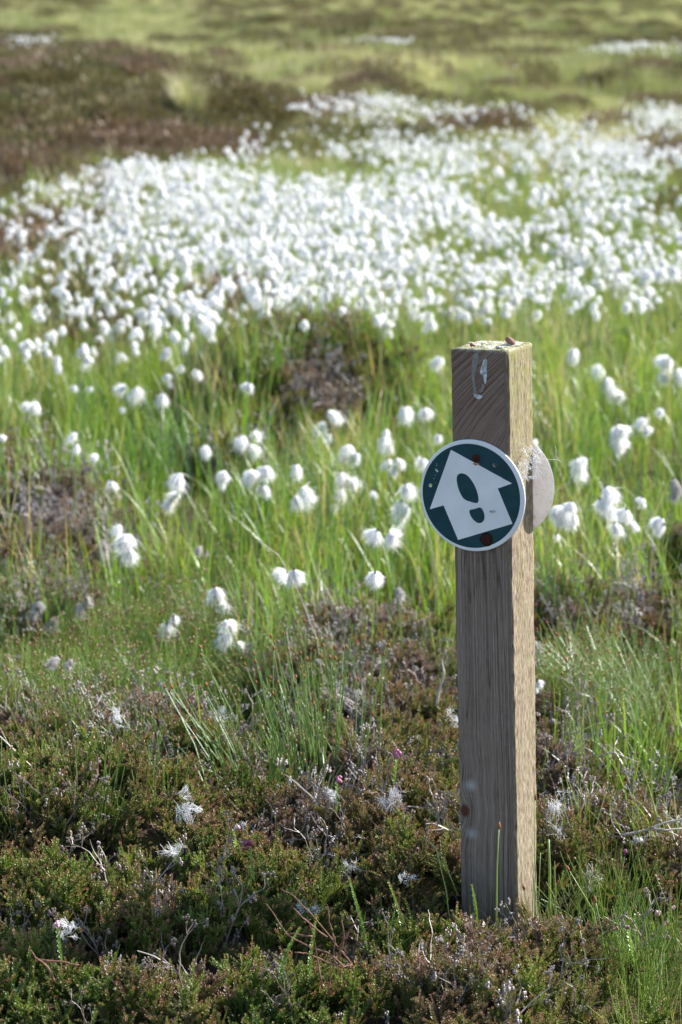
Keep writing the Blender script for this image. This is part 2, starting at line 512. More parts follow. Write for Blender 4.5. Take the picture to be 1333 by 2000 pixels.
def rush(mb, base, d, L, r, rnd, tip=True, n0=6, curl=.15, tipr=1.7, mi=0, tmi=0):
    p = Vector(base); d = Vector(d).normalized(); pts = []
    cv = Vector((rnd.gauss(0, curl), rnd.gauss(0, curl), -abs(rnd.gauss(0, curl * .4))))
    for i in range(n0 + 1):
        pts.append(p.copy()); d = (d + cv / n0).normalized(); p = p + d * L / n0
    mb.tube(pts, [r * (1 - .45 * i / n0) for i in range(n0 + 1)], 4, 0, mi, False)
    if tip:
        e = pts[-1]
        mb.tube([e - d * .001, e + d * .0012, e + d * .0032, e + d * .005], [r * .8, r * tipr, r * tipr * .8, r * .3], 5, 1.0, tmi, True)
    return pts[-1], d

def make_deer(seed, ns, L, spread=.012, ang=.25, tips=.7):
    rnd = random.Random(seed); mb = MB()
    for k in range(ns):
        a = rnd.uniform(0, 6.28); q = abs(rnd.gauss(0, ang))
        rush(mb, (rnd.gauss(0, spread), rnd.gauss(0, spread), -.01), (math.cos(a) * math.sin(q), math.sin(a) * math.sin(q), math.cos(q)), L * rnd.uniform(.6, 1.1), .0008, rnd, rnd.random() < tips, 5)
    return mb

def make_clump(seed, kind):
    """a far-off patch of moor: loose leafy heather mound or grass"""
    rnd = random.Random(seed); mb = MB()
    if kind == 'heather':
        for k in range(420):
            a = rnd.uniform(0, 6.28); q = rnd.random() ** .5
            r = q * .24; z = .17 * math.sqrt(max(0, 1 - q * q)) * rnd.uniform(.6, 1.1)
            p = Vector((math.cos(a) * r, math.sin(a) * r, z))
            d = Vector((math.cos(a) * q * .8 + rnd.gauss(0, .3), math.sin(a) * q * .8 + rnd.gauss(0, .3), 1)).normalized()
            s_ = perp(d, rnd); w = rnd.uniform(.004, .008); L = rnd.uniform(.02, .045)
            mb.add([p - s_ * w, p + s_ * w, p + s_ * w * .5 + d * L, p - s_ * w * .5 + d * L], [(0, 1, 2, 3)], [0, 0, .8, .8])
    else:
        for k in range(110):
            a = rnd.uniform(0, 6.28); r = rnd.random() ** .5 * .2
            blade(mb, (math.cos(a) * r, math.sin(a) * r, -.02), rnd.uniform(0, 6.28), rnd.uniform(.10, .24), .006, abs(rnd.gauss(.15, .2)), rnd.uniform(0, .9), rnd, tips=rnd.random() < .6, n0=4)
    return mb

def strands(mb, c, r, nst, rnd, rad=.00022, curly=1.0, n0=9, drift=(0, 0, 0), bundles=6):
    """silky fibres: a few locks, each of nearly parallel wavy strands, and some strays"""
    c = Vector(c); locks = []
    Mn = (Vector((rnd.gauss(0, 1), rnd.gauss(0, .5), rnd.gauss(0, .5))) + Vector(drift) * 3).normalized()
    for b in range(bundles):
        d = Vector((rnd.gauss(0, 1) * r[0], rnd.gauss(0, 1) * r[1], rnd.gauss(0, 1) * r[2])).normalized()
        d = (d * .8 + Mn).normalized()
        cv = Vector((rnd.gauss(0, 1), rnd.gauss(0, 1), rnd.gauss(0, 1))) * curly * 1.3
        o = Vector((rnd.gauss(0, r[0] * .6), rnd.gauss(0, r[1] * .4), rnd.gauss(0, r[2] * .5)))
        locks.append((o, d, cv, max(r) * rnd.uniform(.6, 1.5)))
    for k in range(nst):
        o, d, cv, L = locks[rnd.randrange(bundles)]
        sp = .11 if rnd.random() < .75 else .6
        d = (d + Vector((rnd.gauss(0, sp), rnd.gauss(0, sp), rnd.gauss(0, sp)))).normalized()
        cv = cv + Vector((rnd.gauss(0, 1), rnd.gauss(0, 1), rnd.gauss(0, 1))) * curly * (.35 if sp < .2 else 1.2)
        L = L * rnd.uniform(.6, 1.35)
        p = c + o - d * L * rnd.uniform(.3, .6) + Vector((rnd.gauss(0, 1), rnd.gauss(0, 1), rnd.gauss(0, 1))) * max(r) * .12
        pts = [p.copy()]
        for i in range(n0):
            d = (d + cv / n0 + Vector((rnd.gauss(0, .14), rnd.gauss(0, .14), rnd.gauss(-.05, .14))) * curly).normalized()
            p = p + d * L / n0; pts.append(p.copy())
        mb.tube(pts, [rad * rnd.uniform(.6, 1.2)] * n0 + [rad * .4], 3, 0, 0, False)

def fluff_head(seed, dull=False, ragged=0.0):
    """cotton head hanging from the origin: one to four silky tassels pulled by the wind, about 3.4 cm long"""
    rnd = random.Random(seed); mb = MB()
    wind = Vector((rnd.uniform(-1, 1), rnd.uniform(-.5, .5), 0)) * rnd.uniform(.1, .8)
    n_l = rnd.choice((1, 2, 2, 3, 3, 4))
    big = rnd.uniform(.8, 1.1)
    for l in range(n_l):
        a = rnd.uniform(0, 6.28)
        axis = (Vector((math.cos(a) * .7, math.sin(a) * .7, -1)) * (1 if l else .8) + wind * 1.3).normalized()
        L = rnd.uniform(.021, .036) * big * (1 if n_l < 3 else .85); wd = rnd.uniform(.0060, .0100) * (1.25 if n_l == 1 else 1) * big
        rq = Vector((0, 0, -1)).rotation_difference(axis).to_matrix()
        c = axis * L * .5
        mb.blob(c, (wd * .72, wd * .6, L * .44), rnd, .17, 10, 7, 0, 0, rq)
        for k in range(int(340 / n_l) + 60):
            t = rnd.random(); ph = rnd.uniform(0, 6.28)
            prof_ = math.sin(math.pi * min(.97, .12 + t * .80)) ** .6
            p = c + rq @ Vector((math.cos(ph) * wd * .8 * prof_, math.sin(ph) * wd * .72 * prof_, L * .45 - t * L * .9))
            out_ = rq @ Vector((math.cos(ph), math.sin(ph), -.4))
            d = (out_ * rnd.uniform(.2, .9) + axis * rnd.uniform(.3, 1.2) + wind * .6 + Vector((rnd.gauss(0, .25), rnd.gauss(0, .25), rnd.gauss(0, .25)))).normalized()
            h_ = rnd.uniform(.004, .011) * (1 + ragged * rnd.random() * 1.3)
            s_ = perp(d, rnd) * rnd.uniform(.00025, .0006)
            mid = p + d * h_ * .5; e = p + d * h_ + Vector((0, 0, -.002)) + wind * .002
            mb.add([p - s_, p + s_, mid + s_ * .8, mid - s_ * .8, e], [(0, 1, 2, 3), (3, 2, 4)])
    return mb

def asset(col, name, mb, mats, smooth=False):
    o = bpy.data.objects.new(name, mb.mesh(name, mats, smooth))
    col.objects.link(o)
    return o

def collection(name): return bpy.data.collections.new(name)

hc = collection('heather_shoots')
for i in range(12):
    asset(hc, 'heather_shoot_%02d' % i, make_sprig(100 + i, [.045, .055, .065, .05][i % 4], [9, 13, 11, 15][i % 4], [.34, .22, .1, .42, .26, .36][i % 6]), [M['heather'], M['twig']])
for i in range(12, 15):
    asset(hc, 'heather_shoot_%02d' % i, make_twigs(200 + i, .075), [M['twig']])
sc_ = collection('sedge_tufts')
for i in range(8):
    asset(sc_, 'sedge_tuft_%02d' % i, make_sedge(300 + i, 11 + i % 4, .20 + .015 * (i % 4)), [M['sedge']], True)
for i in range(8, 10):
    asset(sc_, 'sedge_tuft_%02d' % i, make_sedge(300 + i, 6, .17, .003, .05), [M['sedge']], True)
dc = collection('deergrass_tufts')
for i in range(6):
    asset(dc, 'deergrass_tuft_%02d' % i, make_deer(400 + i, 18, .13, .016, .3, .7 if i < 4 else .06), [M['deer']], True)
fc = collection('far_clumps')
for i in range(4): asset(fc, 'moor_clump_%02d' % i, make_clump(500 + i, 'heather'), [M['moor_heather']])
for i in range(4, 8): asset(fc, 'moor_clump_%02d' % i, make_clump(500 + i, 'grass'), [M['far_grass']])

def stemmed_head(seed, far=False):
    rnd = random.Random(seed); mb = fluff_head(seed)
    if seed % 3 == 0:                                # two heads on one stalk
        b2 = fluff_head(seed + 50)
        o = Vector((rnd.uniform(-.02, .02), rnd.uniform(-.01, .01), -rnd.uniform(.012, .024)))
        mb.add([Vector(v) * .85 + o for v in b2.v], b2.f)
    mb.tube([(0, 0, 0), (.006, .004, -.05), (.003, 0, -.22)], [.0006, .0009, .0012], 4, 0, 1, False)
    return mb
cc = collection('cotton_heads')
for i in range(12): asset(cc, 'cotton_head_%02d' % i, stemmed_head(600 + i), [M['cotton'], M['green_stem']], True)

def scatter(name, col, pos, rot, scl, idx, tint, label, cat):
    N = len(pos)
    me = bpy.data.meshes.new(name)
    me.vertices.add(N); me.vertices.foreach_set('co', np.asarray(pos, float).ravel())
    for nm, ty, key, dat in (('rot', 'FLOAT_VECTOR', 'vector', rot), ('scl', 'FLOAT', 'value', scl), ('idx', 'INT', 'value', idx), ('tint', 'FLOAT', 'value', tint)):
        at = me.attributes.new(nm, ty, 'POINT')
        at.data.foreach_set(key, np.asarray(dat).ravel().astype(np.int32 if ty == 'INT' else np.float32))
    o = bpy.data.objects.new(name, me)
    COL.objects.link(o)
    g = bpy.data.node_groups.new(name + '_scatter', 'GeometryNodeTree')
    g.interface.new_socket('Geometry', in_out='INPUT', socket_type='NodeSocketGeometry')
    g.interface.new_socket('Geometry', in_out='OUTPUT', socket_type='NodeSocketGeometry')
    gi = g.nodes.new('NodeGroupInput'); go = g.nodes.new('NodeGroupOutput')
    ci = g.nodes.new('GeometryNodeCollectionInfo'); ci.inputs['Collection'].default_value = col
    ci.inputs['Separate Children'].default_value = True; ci.inputs['Reset Children'].default_value = True
    ip = g.nodes.new('GeometryNodeInstanceOnPoints'); ip.inputs['Pick Instance'].default_value = True
    def na(nm, ty):
        q = g.nodes.new('GeometryNodeInputNamedAttribute'); q.data_type = ty; q.inputs['Name'].default_value = nm; return q.outputs['Attribute']
    L = g.links.new
    e2r = g.nodes.new('FunctionNodeEulerToRotation')
    L(na('rot', 'FLOAT_VECTOR'), e2r.inputs[0]); L(e2r.outputs[0], ip.inputs['Rotation'])
    L(na('scl', 'FLOAT'), ip.inputs['Scale']); L(na('idx', 'INT'), ip.inputs['Instance Index'])
    L(gi.outputs[0], ip.inputs['Points']); L(ci.outputs[0], ip.inputs['Instance']); L(ip.outputs[0], go.inputs[0])
    md = o.modifiers.new('scatter', 'NODES'); md.node_group = g
    tag(o, label, cat, kind='stuff')
    return o

rg = np.random.default_rng(7)
def sample(dens, y0, y1, k=0.20, mg=0.35, cap=1e6):
    """random ground points in the wedge the photograph looks into, with a margin on both sides"""
    area = (k * (y1 ** 2 - y0 ** 2) + 2 * mg * (y1 - y0))
    N = int(min(cap, dens * area))
    y = np.sqrt(rg.uniform(0, 1, N) * (y1 ** 2 - y0 ** 2) + y0 ** 2)
    x = rg.uniform(-1, 1, N) * (k * y + mg)
    return x, y

def blobs(px, py, L):
    v = np.zeros_like(px)
    for cx, cy, sx, sy, a in L:
        v = np.maximum(v, a * np.exp(-((px - cx) / sx) ** 2 - ((py - cy) / sy) ** 2))
    return v

# post footprint: nothing grows through it
POSTX, POSTY = 0.209, 3.13
def clear_of_post(x, y, r=0.052): return (x - POSTX) ** 2 + (y - POSTY) ** 2 > r * r

# ---- near heather
x, y = sample(8600, 1.95, 8.2, .17, .22)
h, gx, gy, tt = hummock(x, y)
z = terrain(x, y) + h * .66
px, py = project(x, y, z + .05)
ok = clear_of_post(x, y)
prob = np.where(h > .012, 1.0, .30)
prob *= 1 - .85 * sstep(1480, 1250, py) * (h < .02)
prob *= 1 - .75 * blobs(px, py, [(1260, 1880, 150, 170, 1)])
prob *= np.where(y > 5.4, (h > .02) * .45, 1)
prob *= np.where(fbm(x * 16, y * 16, 44) < .40, .10, 1)           # small gaps that show the dark inside of the shrubs
ok &= rg.uniform(0, 1, len(x)) < prob
x, y, z, h, gx, gy, tt, px, py = [a[ok] for a in (x, y, z, h, gx, gy, tt, px, py)]
N = len(x)
an = rg.uniform(0, 2 * math.pi, N); tl = rg.normal(0, .28, N)
rot = np.stack([-gy * .75 + tl * np.cos(an), gx * .75 + tl * np.sin(an), rg.uniform(0, 6.28, N)], 1)
tint = np.clip(tt - .08 * (tt > .6) + rg.normal(0, .10, N) + (fbm(x * 9, y * 9, 51) - .5) * .8, 0, 1)
idx = rg.integers(0, 12, N)
tw = rg.uniform(0, 1, N) < (.04 + .16 * (tint > .62)) * (((x - POSTX) ** 2 + (y - POSTY + .1) ** 2) > .03)
idx = np.where(tw, rg.integers(12, 15, N), idx)
scl = (.7 + .75 * rg.uniform(0, 1, N) ** 1.5) * np.where(h > .012, 1, .7) * np.where(y > 5.4, 1.3, 1)
pos = np.stack([x, y, z + rg.uniform(-.02, .006, N)], 1)
scatter('heather', hc, pos, rot, scl, idx, tint, 'low heather shoots with green sprigs, reddish tips and grey dead twigs around the post foot', 'heather')

# ---- sedge belt and blades among the cotton grass
x, y = sample(270, 3.0, 17)
z = terrain(x, y) + hummock(x, y)[0] * .55
px, py = project(x, y, z + .10)
d = sstep(1270, 1110, py + 150 * (fbm(x * 2, y * 2, 61) - .5)) * (1 - .45 * sstep(640, 560, py)) * (1 - .9 * sstep(340, 300, py + 40 * (fbm(x, y, 66) - .5)))
d = np.maximum(d, blobs(px, py, [(300, 1180, 400, 110, .45), (1230, 1400, 160, 140, .85), (1240, 1540, 90, 50, .4), (840, 1280, 50, 80, .5), (1150, 1160, 300, 90, .85), (840, 1200, 120, 70, .4), (1200, 1750, 200, 120, .03)]))
d *= 1 - .88 * blobs(px, py, [(590, 760, 150, 90, 1), (100, 1010, 110, 60, .9), (430, 890, 50, 60, .8), (30, 1110, 80, 60, 1), (660, 1180, 110, 60, .75), (60, 470, 100, 60, .7), (150, 560, 120, 60, .5)])
d *= .12 + 1.35 * sstep(.34, .66, fbm(x * 3.4, y * 3.4, 70))
ok = (rg.uniform(0, 1, len(x)) < d) & clear_of_post(x, y, .07)
x, y, z, px, py = [a[ok] for a in (x, y, z, px, py)]
N = len(x)
rot = np.stack([rg.normal(0, .10, N), rg.normal(0.03, .10, N), rg.uniform(0, 6.28, N)], 1)
tint = np.clip(rg.normal(.42, .20, N) + .5 * (rg.uniform(0, 1, N) < .17) + .3 * (fbm(x * 1.5, y * 1.5, 77) - .5) - .12 * blobs(px, py, [(420, 900, 200, 200, 1)]), 0, 1)
scatter('sedge_grass', sc_, np.stack([x, y, z], 1), rot, rg.uniform(.7, 1.2, N) * (1 - .3 * sstep(1080, 1200, py)), rg.integers(0, 10, N), tint, 'tall bright green cotton grass leaves filling the ground behind the post', 'grass')

# ---- fine deergrass with orange brown tips
x, y = sample(2300, 2.3, 6.4)
hh_ = hummock(x, y)[0]
z = terrain(x, y) + hh_ * .5
px, py = project(x, y, z + .06)
d = blobs(px, py, [(230, 1290, 330, 110, 1), (430, 1260, 140, 100, .9), (60, 1250, 160, 110, 1), (1200, 1320, 180, 90, 1), (1090, 1280, 60, 60, .5), (1290, 1880, 130, 150, .55), (1170, 1760, 90, 90, .25), (250, 1520, 200, 30, .25), (1300, 1240, 100, 60, .6), (60, 1330, 150, 80, .7)])
ok = (rg.uniform(0, 1, len(x)) < d * (.35 + .9 * sstep(.35, .6, fbm(x * 5, y * 5, 131))) * .62 + .008 + .035 * sstep(1380, 1450, py) * sstep(1750, 1600, py)) & clear_of_post(x, y, .06)
x, y, z, px, py = [a[ok] for a in (x, y, z, px, py)]
N = len(x)
lean = np.where(px > 1030, -.35, -.05)
rot = np.stack([rg.normal(0, .2, N), rg.normal(0, .22, N) + lean * rg.uniform(0, 1, N) * (py < 1500), rg.uniform(0, 6.28, N)], 1)
tint = np.clip(rg.normal(.32, .2, N) + .3 * blobs(px, py, [(1130, 1270, 90, 80, 1)]), 0, 1)
scatter('deergrass', dc, np.stack([x, y, z], 1), rot, rg.uniform(.6, 1.15, N), np.where(py > 1560, rg.integers(4, 6, N), rg.integers(0, 5, N)), tint, 'fine deergrass stems with orange brown tips in the wet hollow', 'grass')

# ---- mid and far moor
x, y = sample(26, 7.5, 20, .2, .5)
x2, y2 = sample(9, 19, 48, .19, 1)
x4, y4 = sample(3.6, 48, 130, .18, 1)
x2 = np.concatenate([x2, x4]); y2 = np.concatenate([y2, y4])
x = np.concatenate([x, x2]); y = np.concatenate([y, y2])
z = terrain(x, y)
px, py = project(x, y, z + .1)
edge_ = np.interp(px, [-400, 0, 200, 330, 450, 620, 700], [85, 92, 105, 138, 172, 222, 300])
bank = sstep(-6, 8, py - edge_) * sstep(700, 480, px - 60 * (fbm(x, y, 83) - .5) + np.clip(py - 230, 0, None) * 1.5) * sstep(380, 320, py)
bank = np.maximum(bank, blobs(px, py, [(600, 215, 110, 22, 1), (560, 270, 180, 30, .35), (30, 470, 120, 90, .8), (760, 290, 90, 30, .5), (1310, 320, 50, 40, 1), (160, 600, 150, 60, .3), (900, 250, 80, 24, .7), (740, 170, 60, 20, .7), (1325, 430, 30, 40, 1), (420, 640, 140, 40, .4)]))
patch = fbm(x * .45, y * .25, 90)
heath = (rg.uniform(0, 1, len(x)) < bank) | ((patch < np.where(y > 42, .36, .18)) & (y > 19) & (rg.uniform(0, 1, len(x)) < .8))
spots = (fbm(x * 1.6, y * .9, 141) > .64) & (y > 21) & (px > 380)
heath = heath | (spots & (rg.uniform(0, 1, len(x)) < .75))
keep = heath | (rg.uniform(0, 1, len(x)) < np.where(y < 17, .25, .8))
x, y, z, px, py, heath, patch = [a[keep] for a in (x, y, z, px, py, heath, patch)]
N = len(x)
ng = fbm(x * .9, y * .7, 95)
hue = np.where(ng > .5, .78, .36) + rg.normal(0, .10, N)
tint = np.where(heath, np.clip(np.where(y > 42, hue * .6, hue), 0, .92), np.clip(.5 + (ng - .5) * 1.6 + rg.normal(0, .24, N), 0, 1))
idx = np.where(heath, rg.integers(0, 4, N), rg.integers(4, 8, N))
rot = np.stack([rg.normal(0, .1, N), rg.normal(0, .1, N), rg.uniform(0, 6.28, N)], 1)
scl = rg.uniform(.8, 1.35, N) * np.where(y > 30, 1.5, 1)
scatter('moor_vegetation', fc, np.stack([x, y, z - .01], 1), rot, scl, idx, tint, 'brown and green heather and pale grass covering the bank and the far moor', 'vegetation')

# ------------------------------------------------------------------ cotton grass
GC = 'cotton grass heads standing apart in the green sedge'
head_mesh = [fluff_head(700 + i, ragged=.8).mesh('seed_head', [M['cotton']], True) for i in range(10)]
rag_mesh = [fluff_head(720 + i, ragged=1.9).mesh('seed_head', [M['cotton']], True) for i in range(6)]
dull_mesh = [fluff_head(740 + i, ragged=1.2).mesh('seed_head', [M['dull_cotton']], True) for i in range(3)]
crnd = random.Random(5)
def cotton_plant(heads, label, hgt=.20, kind='n', group=GC):
    """heads: list of (px, py, size in px, roll) measured in the photograph; the plant stands where its tallest head's view line meets that height"""
    hx, hy, hs, hr = heads[0]
    P = hit(hx, hy, hgt)
    gz = float(canopy(P.x, P.y)) - .03
    root = empty('cotton_grass', (P.x + crnd.uniform(-.02, .02), P.y + .01, gz))
    tag(root, label, 'cotton grass', group, 'thing')
    mb = MB()
    top = P - root.location
    for i, (qx, qy, qs, qr) in enumerate(heads):
        d = ray(qx, qy)
        k = (P.y + crnd.uniform(-.012, .012)) / d.y
        q = Vector((0, 0, CAM_Z)) + d * k - root.location
        dist = k
        size = qs / FPX * dist                       # metres across
        me = {'n': head_mesh, 'r': rag_mesh, 'd': dull_mesh}[kind]
        o = bpy.data.objects.new('seed_head', me[crnd.randrange(len(me))])
        COL.objects.link(o); o.parent = root
        s = size / .034
        o.scale = (s * 1.05, s * 1.05, s * crnd.uniform(.95, 1.2))
        o.rotation_euler = (crnd.uniform(-.2, .2), qr, crnd.uniform(0, 6.28))
        o.location = q + Vector((0, 0, size * .35))
        hp = o.location
        join = Vector((top.x * .7, top.y * .7, top.z * .72))
        mb.tube([join, (join + hp) / 2 + Vector((0, 0, size * .25)), hp], [.0009, .0007, .0006], 4, 0, 0, False)
        mb.blob(hp + Vector((0, 0, .001)), (.0022, .0022, .004), crnd, 0, 6, 4, 0, 1)
    join = Vector((top.x * .7, top.y * .7, top.z * .72))
    mb.tube([(0, 0, -.03), join * .45, join], [.0014, .0012, .0009], 5, 0, 0, False)
    mb.build('stem', [M['green_stem'], M['bract']], root, True)
    return root

CP = cotton_plant
CP([(487, 758, 25, 0)], 'small round white cotton grass head alone against the dark heather mound')
CP([(150, 850, 20, 0), (149, 872, 17, .3)], 'narrow pale cotton grass head standing alone in sedge at far left', kind='r')
CP([(187, 893, 18, .3)], 'small slanting white cotton tuft low in the sedge, right of the narrow pale head', kind='r')
CP([(217, 945, 17, 0)], 'tiny round white cotton dot in the left sedge above the large triple cluster')
CP([(352, 935, 34, .1), (336, 988, 30, -.2), (350, 972, 26, 0)], 'stacked ragged white cotton grass heads left of the dark hollow, one above another', kind='r')
CP([(233, 1033, 27, .8), (250, 1058, 44, -.2), (253, 1086, 44, 0)], 'largest bulky cotton grass cluster of three heads on the left, creamy beneath')
CP([(405, 880, 27, 0)], 'soft blurred white cotton head just left of the winged pair')
CP([(478, 862, 30, .7), (498, 862, 28, -.8), (487, 877, 26, 0)], 'white cotton grass head spread like two raised wings above the dark hollow', kind='r')
CP([(434, 928, 25, 0), (436, 942, 20, .2)], 'pale soft cotton head between the stacked pair and the three-lobed cluster')
CP([(490, 932, 34, .3), (516, 922, 33, -.3), (512, 958, 28, 0)], 'white cotton grass stalk carrying three separate lobes in the centre of the sedge')
CP([(578, 918, 31, 0)], 'plain round white cotton head right of the three-lobed stalk')
CP([(590, 965, 36, -.4), (576, 978, 28, .6)], 'triangular drooping cotton head below the plain round one', kind='r')
CP([(640, 815, 33, -.4), (632, 832, 26, .3), (645, 855, 24, 0)], 'white cotton grass pair on the right edge of the dark mound, upper head larger')
CP([(665, 935, 36, .5), (680, 950, 30, -.6), (668, 962, 25, .2), (652, 990, 22, 0)], 'very ragged cotton grass head with a separate tail hanging below', kind='r')
CP([(682, 880, 34, .2), (698, 893, 28, 0)], 'two touching round cotton heads, the left one higher, above the ragged one')
CP([(792, 808, 38, 0)], 'big smooth round cotton head nearest the post top on its left')
CP([(828, 807, 25, 0)], 'smaller round cotton head between the big smooth one and the post')
CP([(755, 845, 18, 0), (745, 864, 27, .2), (758, 872, 27, -.2)], 'three small cotton heads clumped together below the big smooth round one')
CP([(757, 905, 24, .4), (774, 905, 30, 0), (772, 922, 22, 0)], 'broad white cotton head with two humps left of the waymark disc')
CP([(825, 904, 29, 0)], 'white cotton head almost touching the upper left of the waymark disc')
CP([(858, 855, 20, 0)], 'small white cotton head just above the waymark disc beside the timber')
CP([(793, 958, 38, .1), (785, 990, 34, .3), (800, 1000, 34, -.1), (786, 1015, 26, 0)], 'tall drooping cream cotton cluster beside the left rim of the disc', kind='r')
CP([(733, 966, 16, 0)], 'tiny white cotton speck between the ragged head and the drooping cream cluster')
CP([(738, 1046, 28, .8), (760, 1052, 30, -.9)], 'flat white cotton head with two side wings below the drooping cluster', kind='r', hgt=.17)
CP([(733, 1130, 31, 0)], 'round white cotton head on a short stalk over brown moss left of the post', hgt=.14)
CP([(776, 1155, 22, 0), (774, 1165, 18, 0)], 'narrow greyish worn cotton head over moss, nearest the post shaft', kind='d', hgt=.12)
CP([(560, 1130, 33, .5), (575, 1126, 37, -.3)], 'wide domed white cotton head crossed by a long pale grass stalk', hgt=.14)
CP([(420, 1160, 36, .3), (426, 1188, 28, -.2)], 'bright white cotton pair, upper of the two drooping groups at centre left', hgt=.14)
CP([(446, 1222, 36, .2), (452, 1245, 34, 0), (457, 1265, 28, 0)], 'long white cotton head hanging low like a sleeve at centre left', hgt=.10, kind='r')
CP([(340, 1213, 24, .4), (326, 1228, 28, 0), (330, 1246, 20, .2)], 'scruffy greyish white cotton head left of the hanging sleeve-like one', kind='r', hgt=.12)
CP([(75, 1183, 24, 0), (73, 1196, 20, 0)], 'worn grey cotton head over brown heather at the left edge', kind='d', hgt=.12)
CP([(97, 1222, 26, .7)], 'worn grey cotton wisp leaning right below the upright grey one', kind='d', hgt=.10)
CP([(158, 1185, 26, -.7), (170, 1178, 18, .4)], 'worn grey cotton head bent over between the left edge and the scruffy one', kind='d', hgt=.12)
CP([(118, 1294, 28, .4), (132, 1296, 20, 0)], 'flattened dirty white cotton scrap on deergrass at lower left', kind='d', hgt=.06)
CP([(1173, 724, 32, 0), (1183, 748, 34, .2), (1192, 770, 28, 0), (1203, 773, 26, -.2)], 'white cotton cluster of stepped heads right of the post top')
CP([(1307, 712, 38, .2), (1320, 735, 38, 0), (1302, 740, 28, 0)], 'large white cotton cluster cut by the right edge of the picture')
CP([(1206, 848, 42, .3), (1198, 868, 34, 0), (1220, 872, 26, -.4)], 'broad white cotton cluster level with the disc, below the stepped one')
CP([(1260, 825, 27, 0), (1262, 840, 20, 0)], 'upright white cotton head between the broad cluster and the right edge')
CP([(1292, 805, 19, 0)], 'very small pale cotton head near the right edge, below the cut-off cluster')
CP([(1124, 908, 32, .3), (1146, 905, 30, -.3)], 'faded cotton pair side by side just right of the rear disc', kind='r')
CP([(1184, 962, 34, 0), (1172, 985, 26, .3), (1188, 995, 30, 0)], 'tall white cotton head right of the rear disc, standing over two low ones', kind='r')
CP([(1090, 1000, 34, .1), (1092, 1015, 28, 0)], 'white cotton head closest to the rear disc on its lower right')
CP([(1117, 990, 27, 0), (1122, 1014, 34, .9)], 'bluish white cotton head with a broad skirt, second from the rear disc')
CP([(1224, 1005, 28, .7), (1200, 1032, 26, 0), (1233, 1025, 18, 0)], 'scattered three-piece cotton stalk between the tall head and the right edge', kind='r')
CP([(1293, 1022, 30, .3), (1297, 1034, 26, -.2)], 'bright white cotton head low near the right edge, in front of the sedge')
CP([(1255, 978, 17, 0), (1255, 988, 13, 0)], 'slim white cotton bud above the low bright head at right')
CP([(1316, 945, 30, -.5), (1326, 962, 26, -.4)], 'grey windblown cotton head touching the right edge of the picture', kind='d')
CP([(1050, 1336, 18, .2), (1046, 1348, 16, 0)], 'small cotton head peeping out behind the lit face of the post', kind='n', hgt=.05)
CP([(862, 707, 30, 0)], 'white cotton head tight against the left side of the post top')
CP([(1047, 864, 20, 0)], 'white cotton head peeping over the rear disc')
CP([(1122, 690, 26, .2), (1126, 705, 20, 0)], 'slender white cotton head right of the post top, at the drift edge')
CP([(265, 768, 28, .5), (250, 762, 24, .2)], 'low white cotton pair lying in sedge in front of the drift at left', kind='r')
CP([(325, 738, 20, 0), (327, 750, 14, 0)], 'small white cotton head just in front of the drift, left of centre')
CP([(357, 720, 17, 0)], 'small round white cotton head just ahead of the drift, right of the upright pair')
CP([(385, 728, 17, 0)], 'tiny white cotton head level with the drift edge, left of the dark mound')
CP([(320, 775, 22, .3), (312, 783, 16, 0)], 'faint white cotton head deep in the sedge below the drift', kind='r')
CP([(55, 793, 20, 1.2), (76, 797, 20, 1.3)], 'pale cotton scrap lying sideways across sedge blades at the left edge', kind='r')
CP([(5, 862, 16, .9)], 'pale cotton wisp cut off by the left edge above the brown heather', kind='r')
CP([(148, 758, 16, 0), (176, 760, 14, 0)], 'pair of faint small cotton heads in the sedge under the drift at left')
CP([(243, 800, 14, 0)], 'faintest tiny cotton head in the left sedge, under the low pair')
CP([(1087, 1048, 14, 0)], 'tiny pale cotton speck in the sedge under the rear disc', kind='r')
CP([(393, 1072, 18, 0), (402, 1082, 15, 0)], 'dim worn cotton head on a bent stalk, right of the bulky triple cluster', kind='d', hgt=.16)
CP([(198, 1068, 30, .5), (206, 1080, 22, 0)], 'thin grey torn cotton over brown heather, left of the bulky triple cluster', kind='d', hgt=.12)

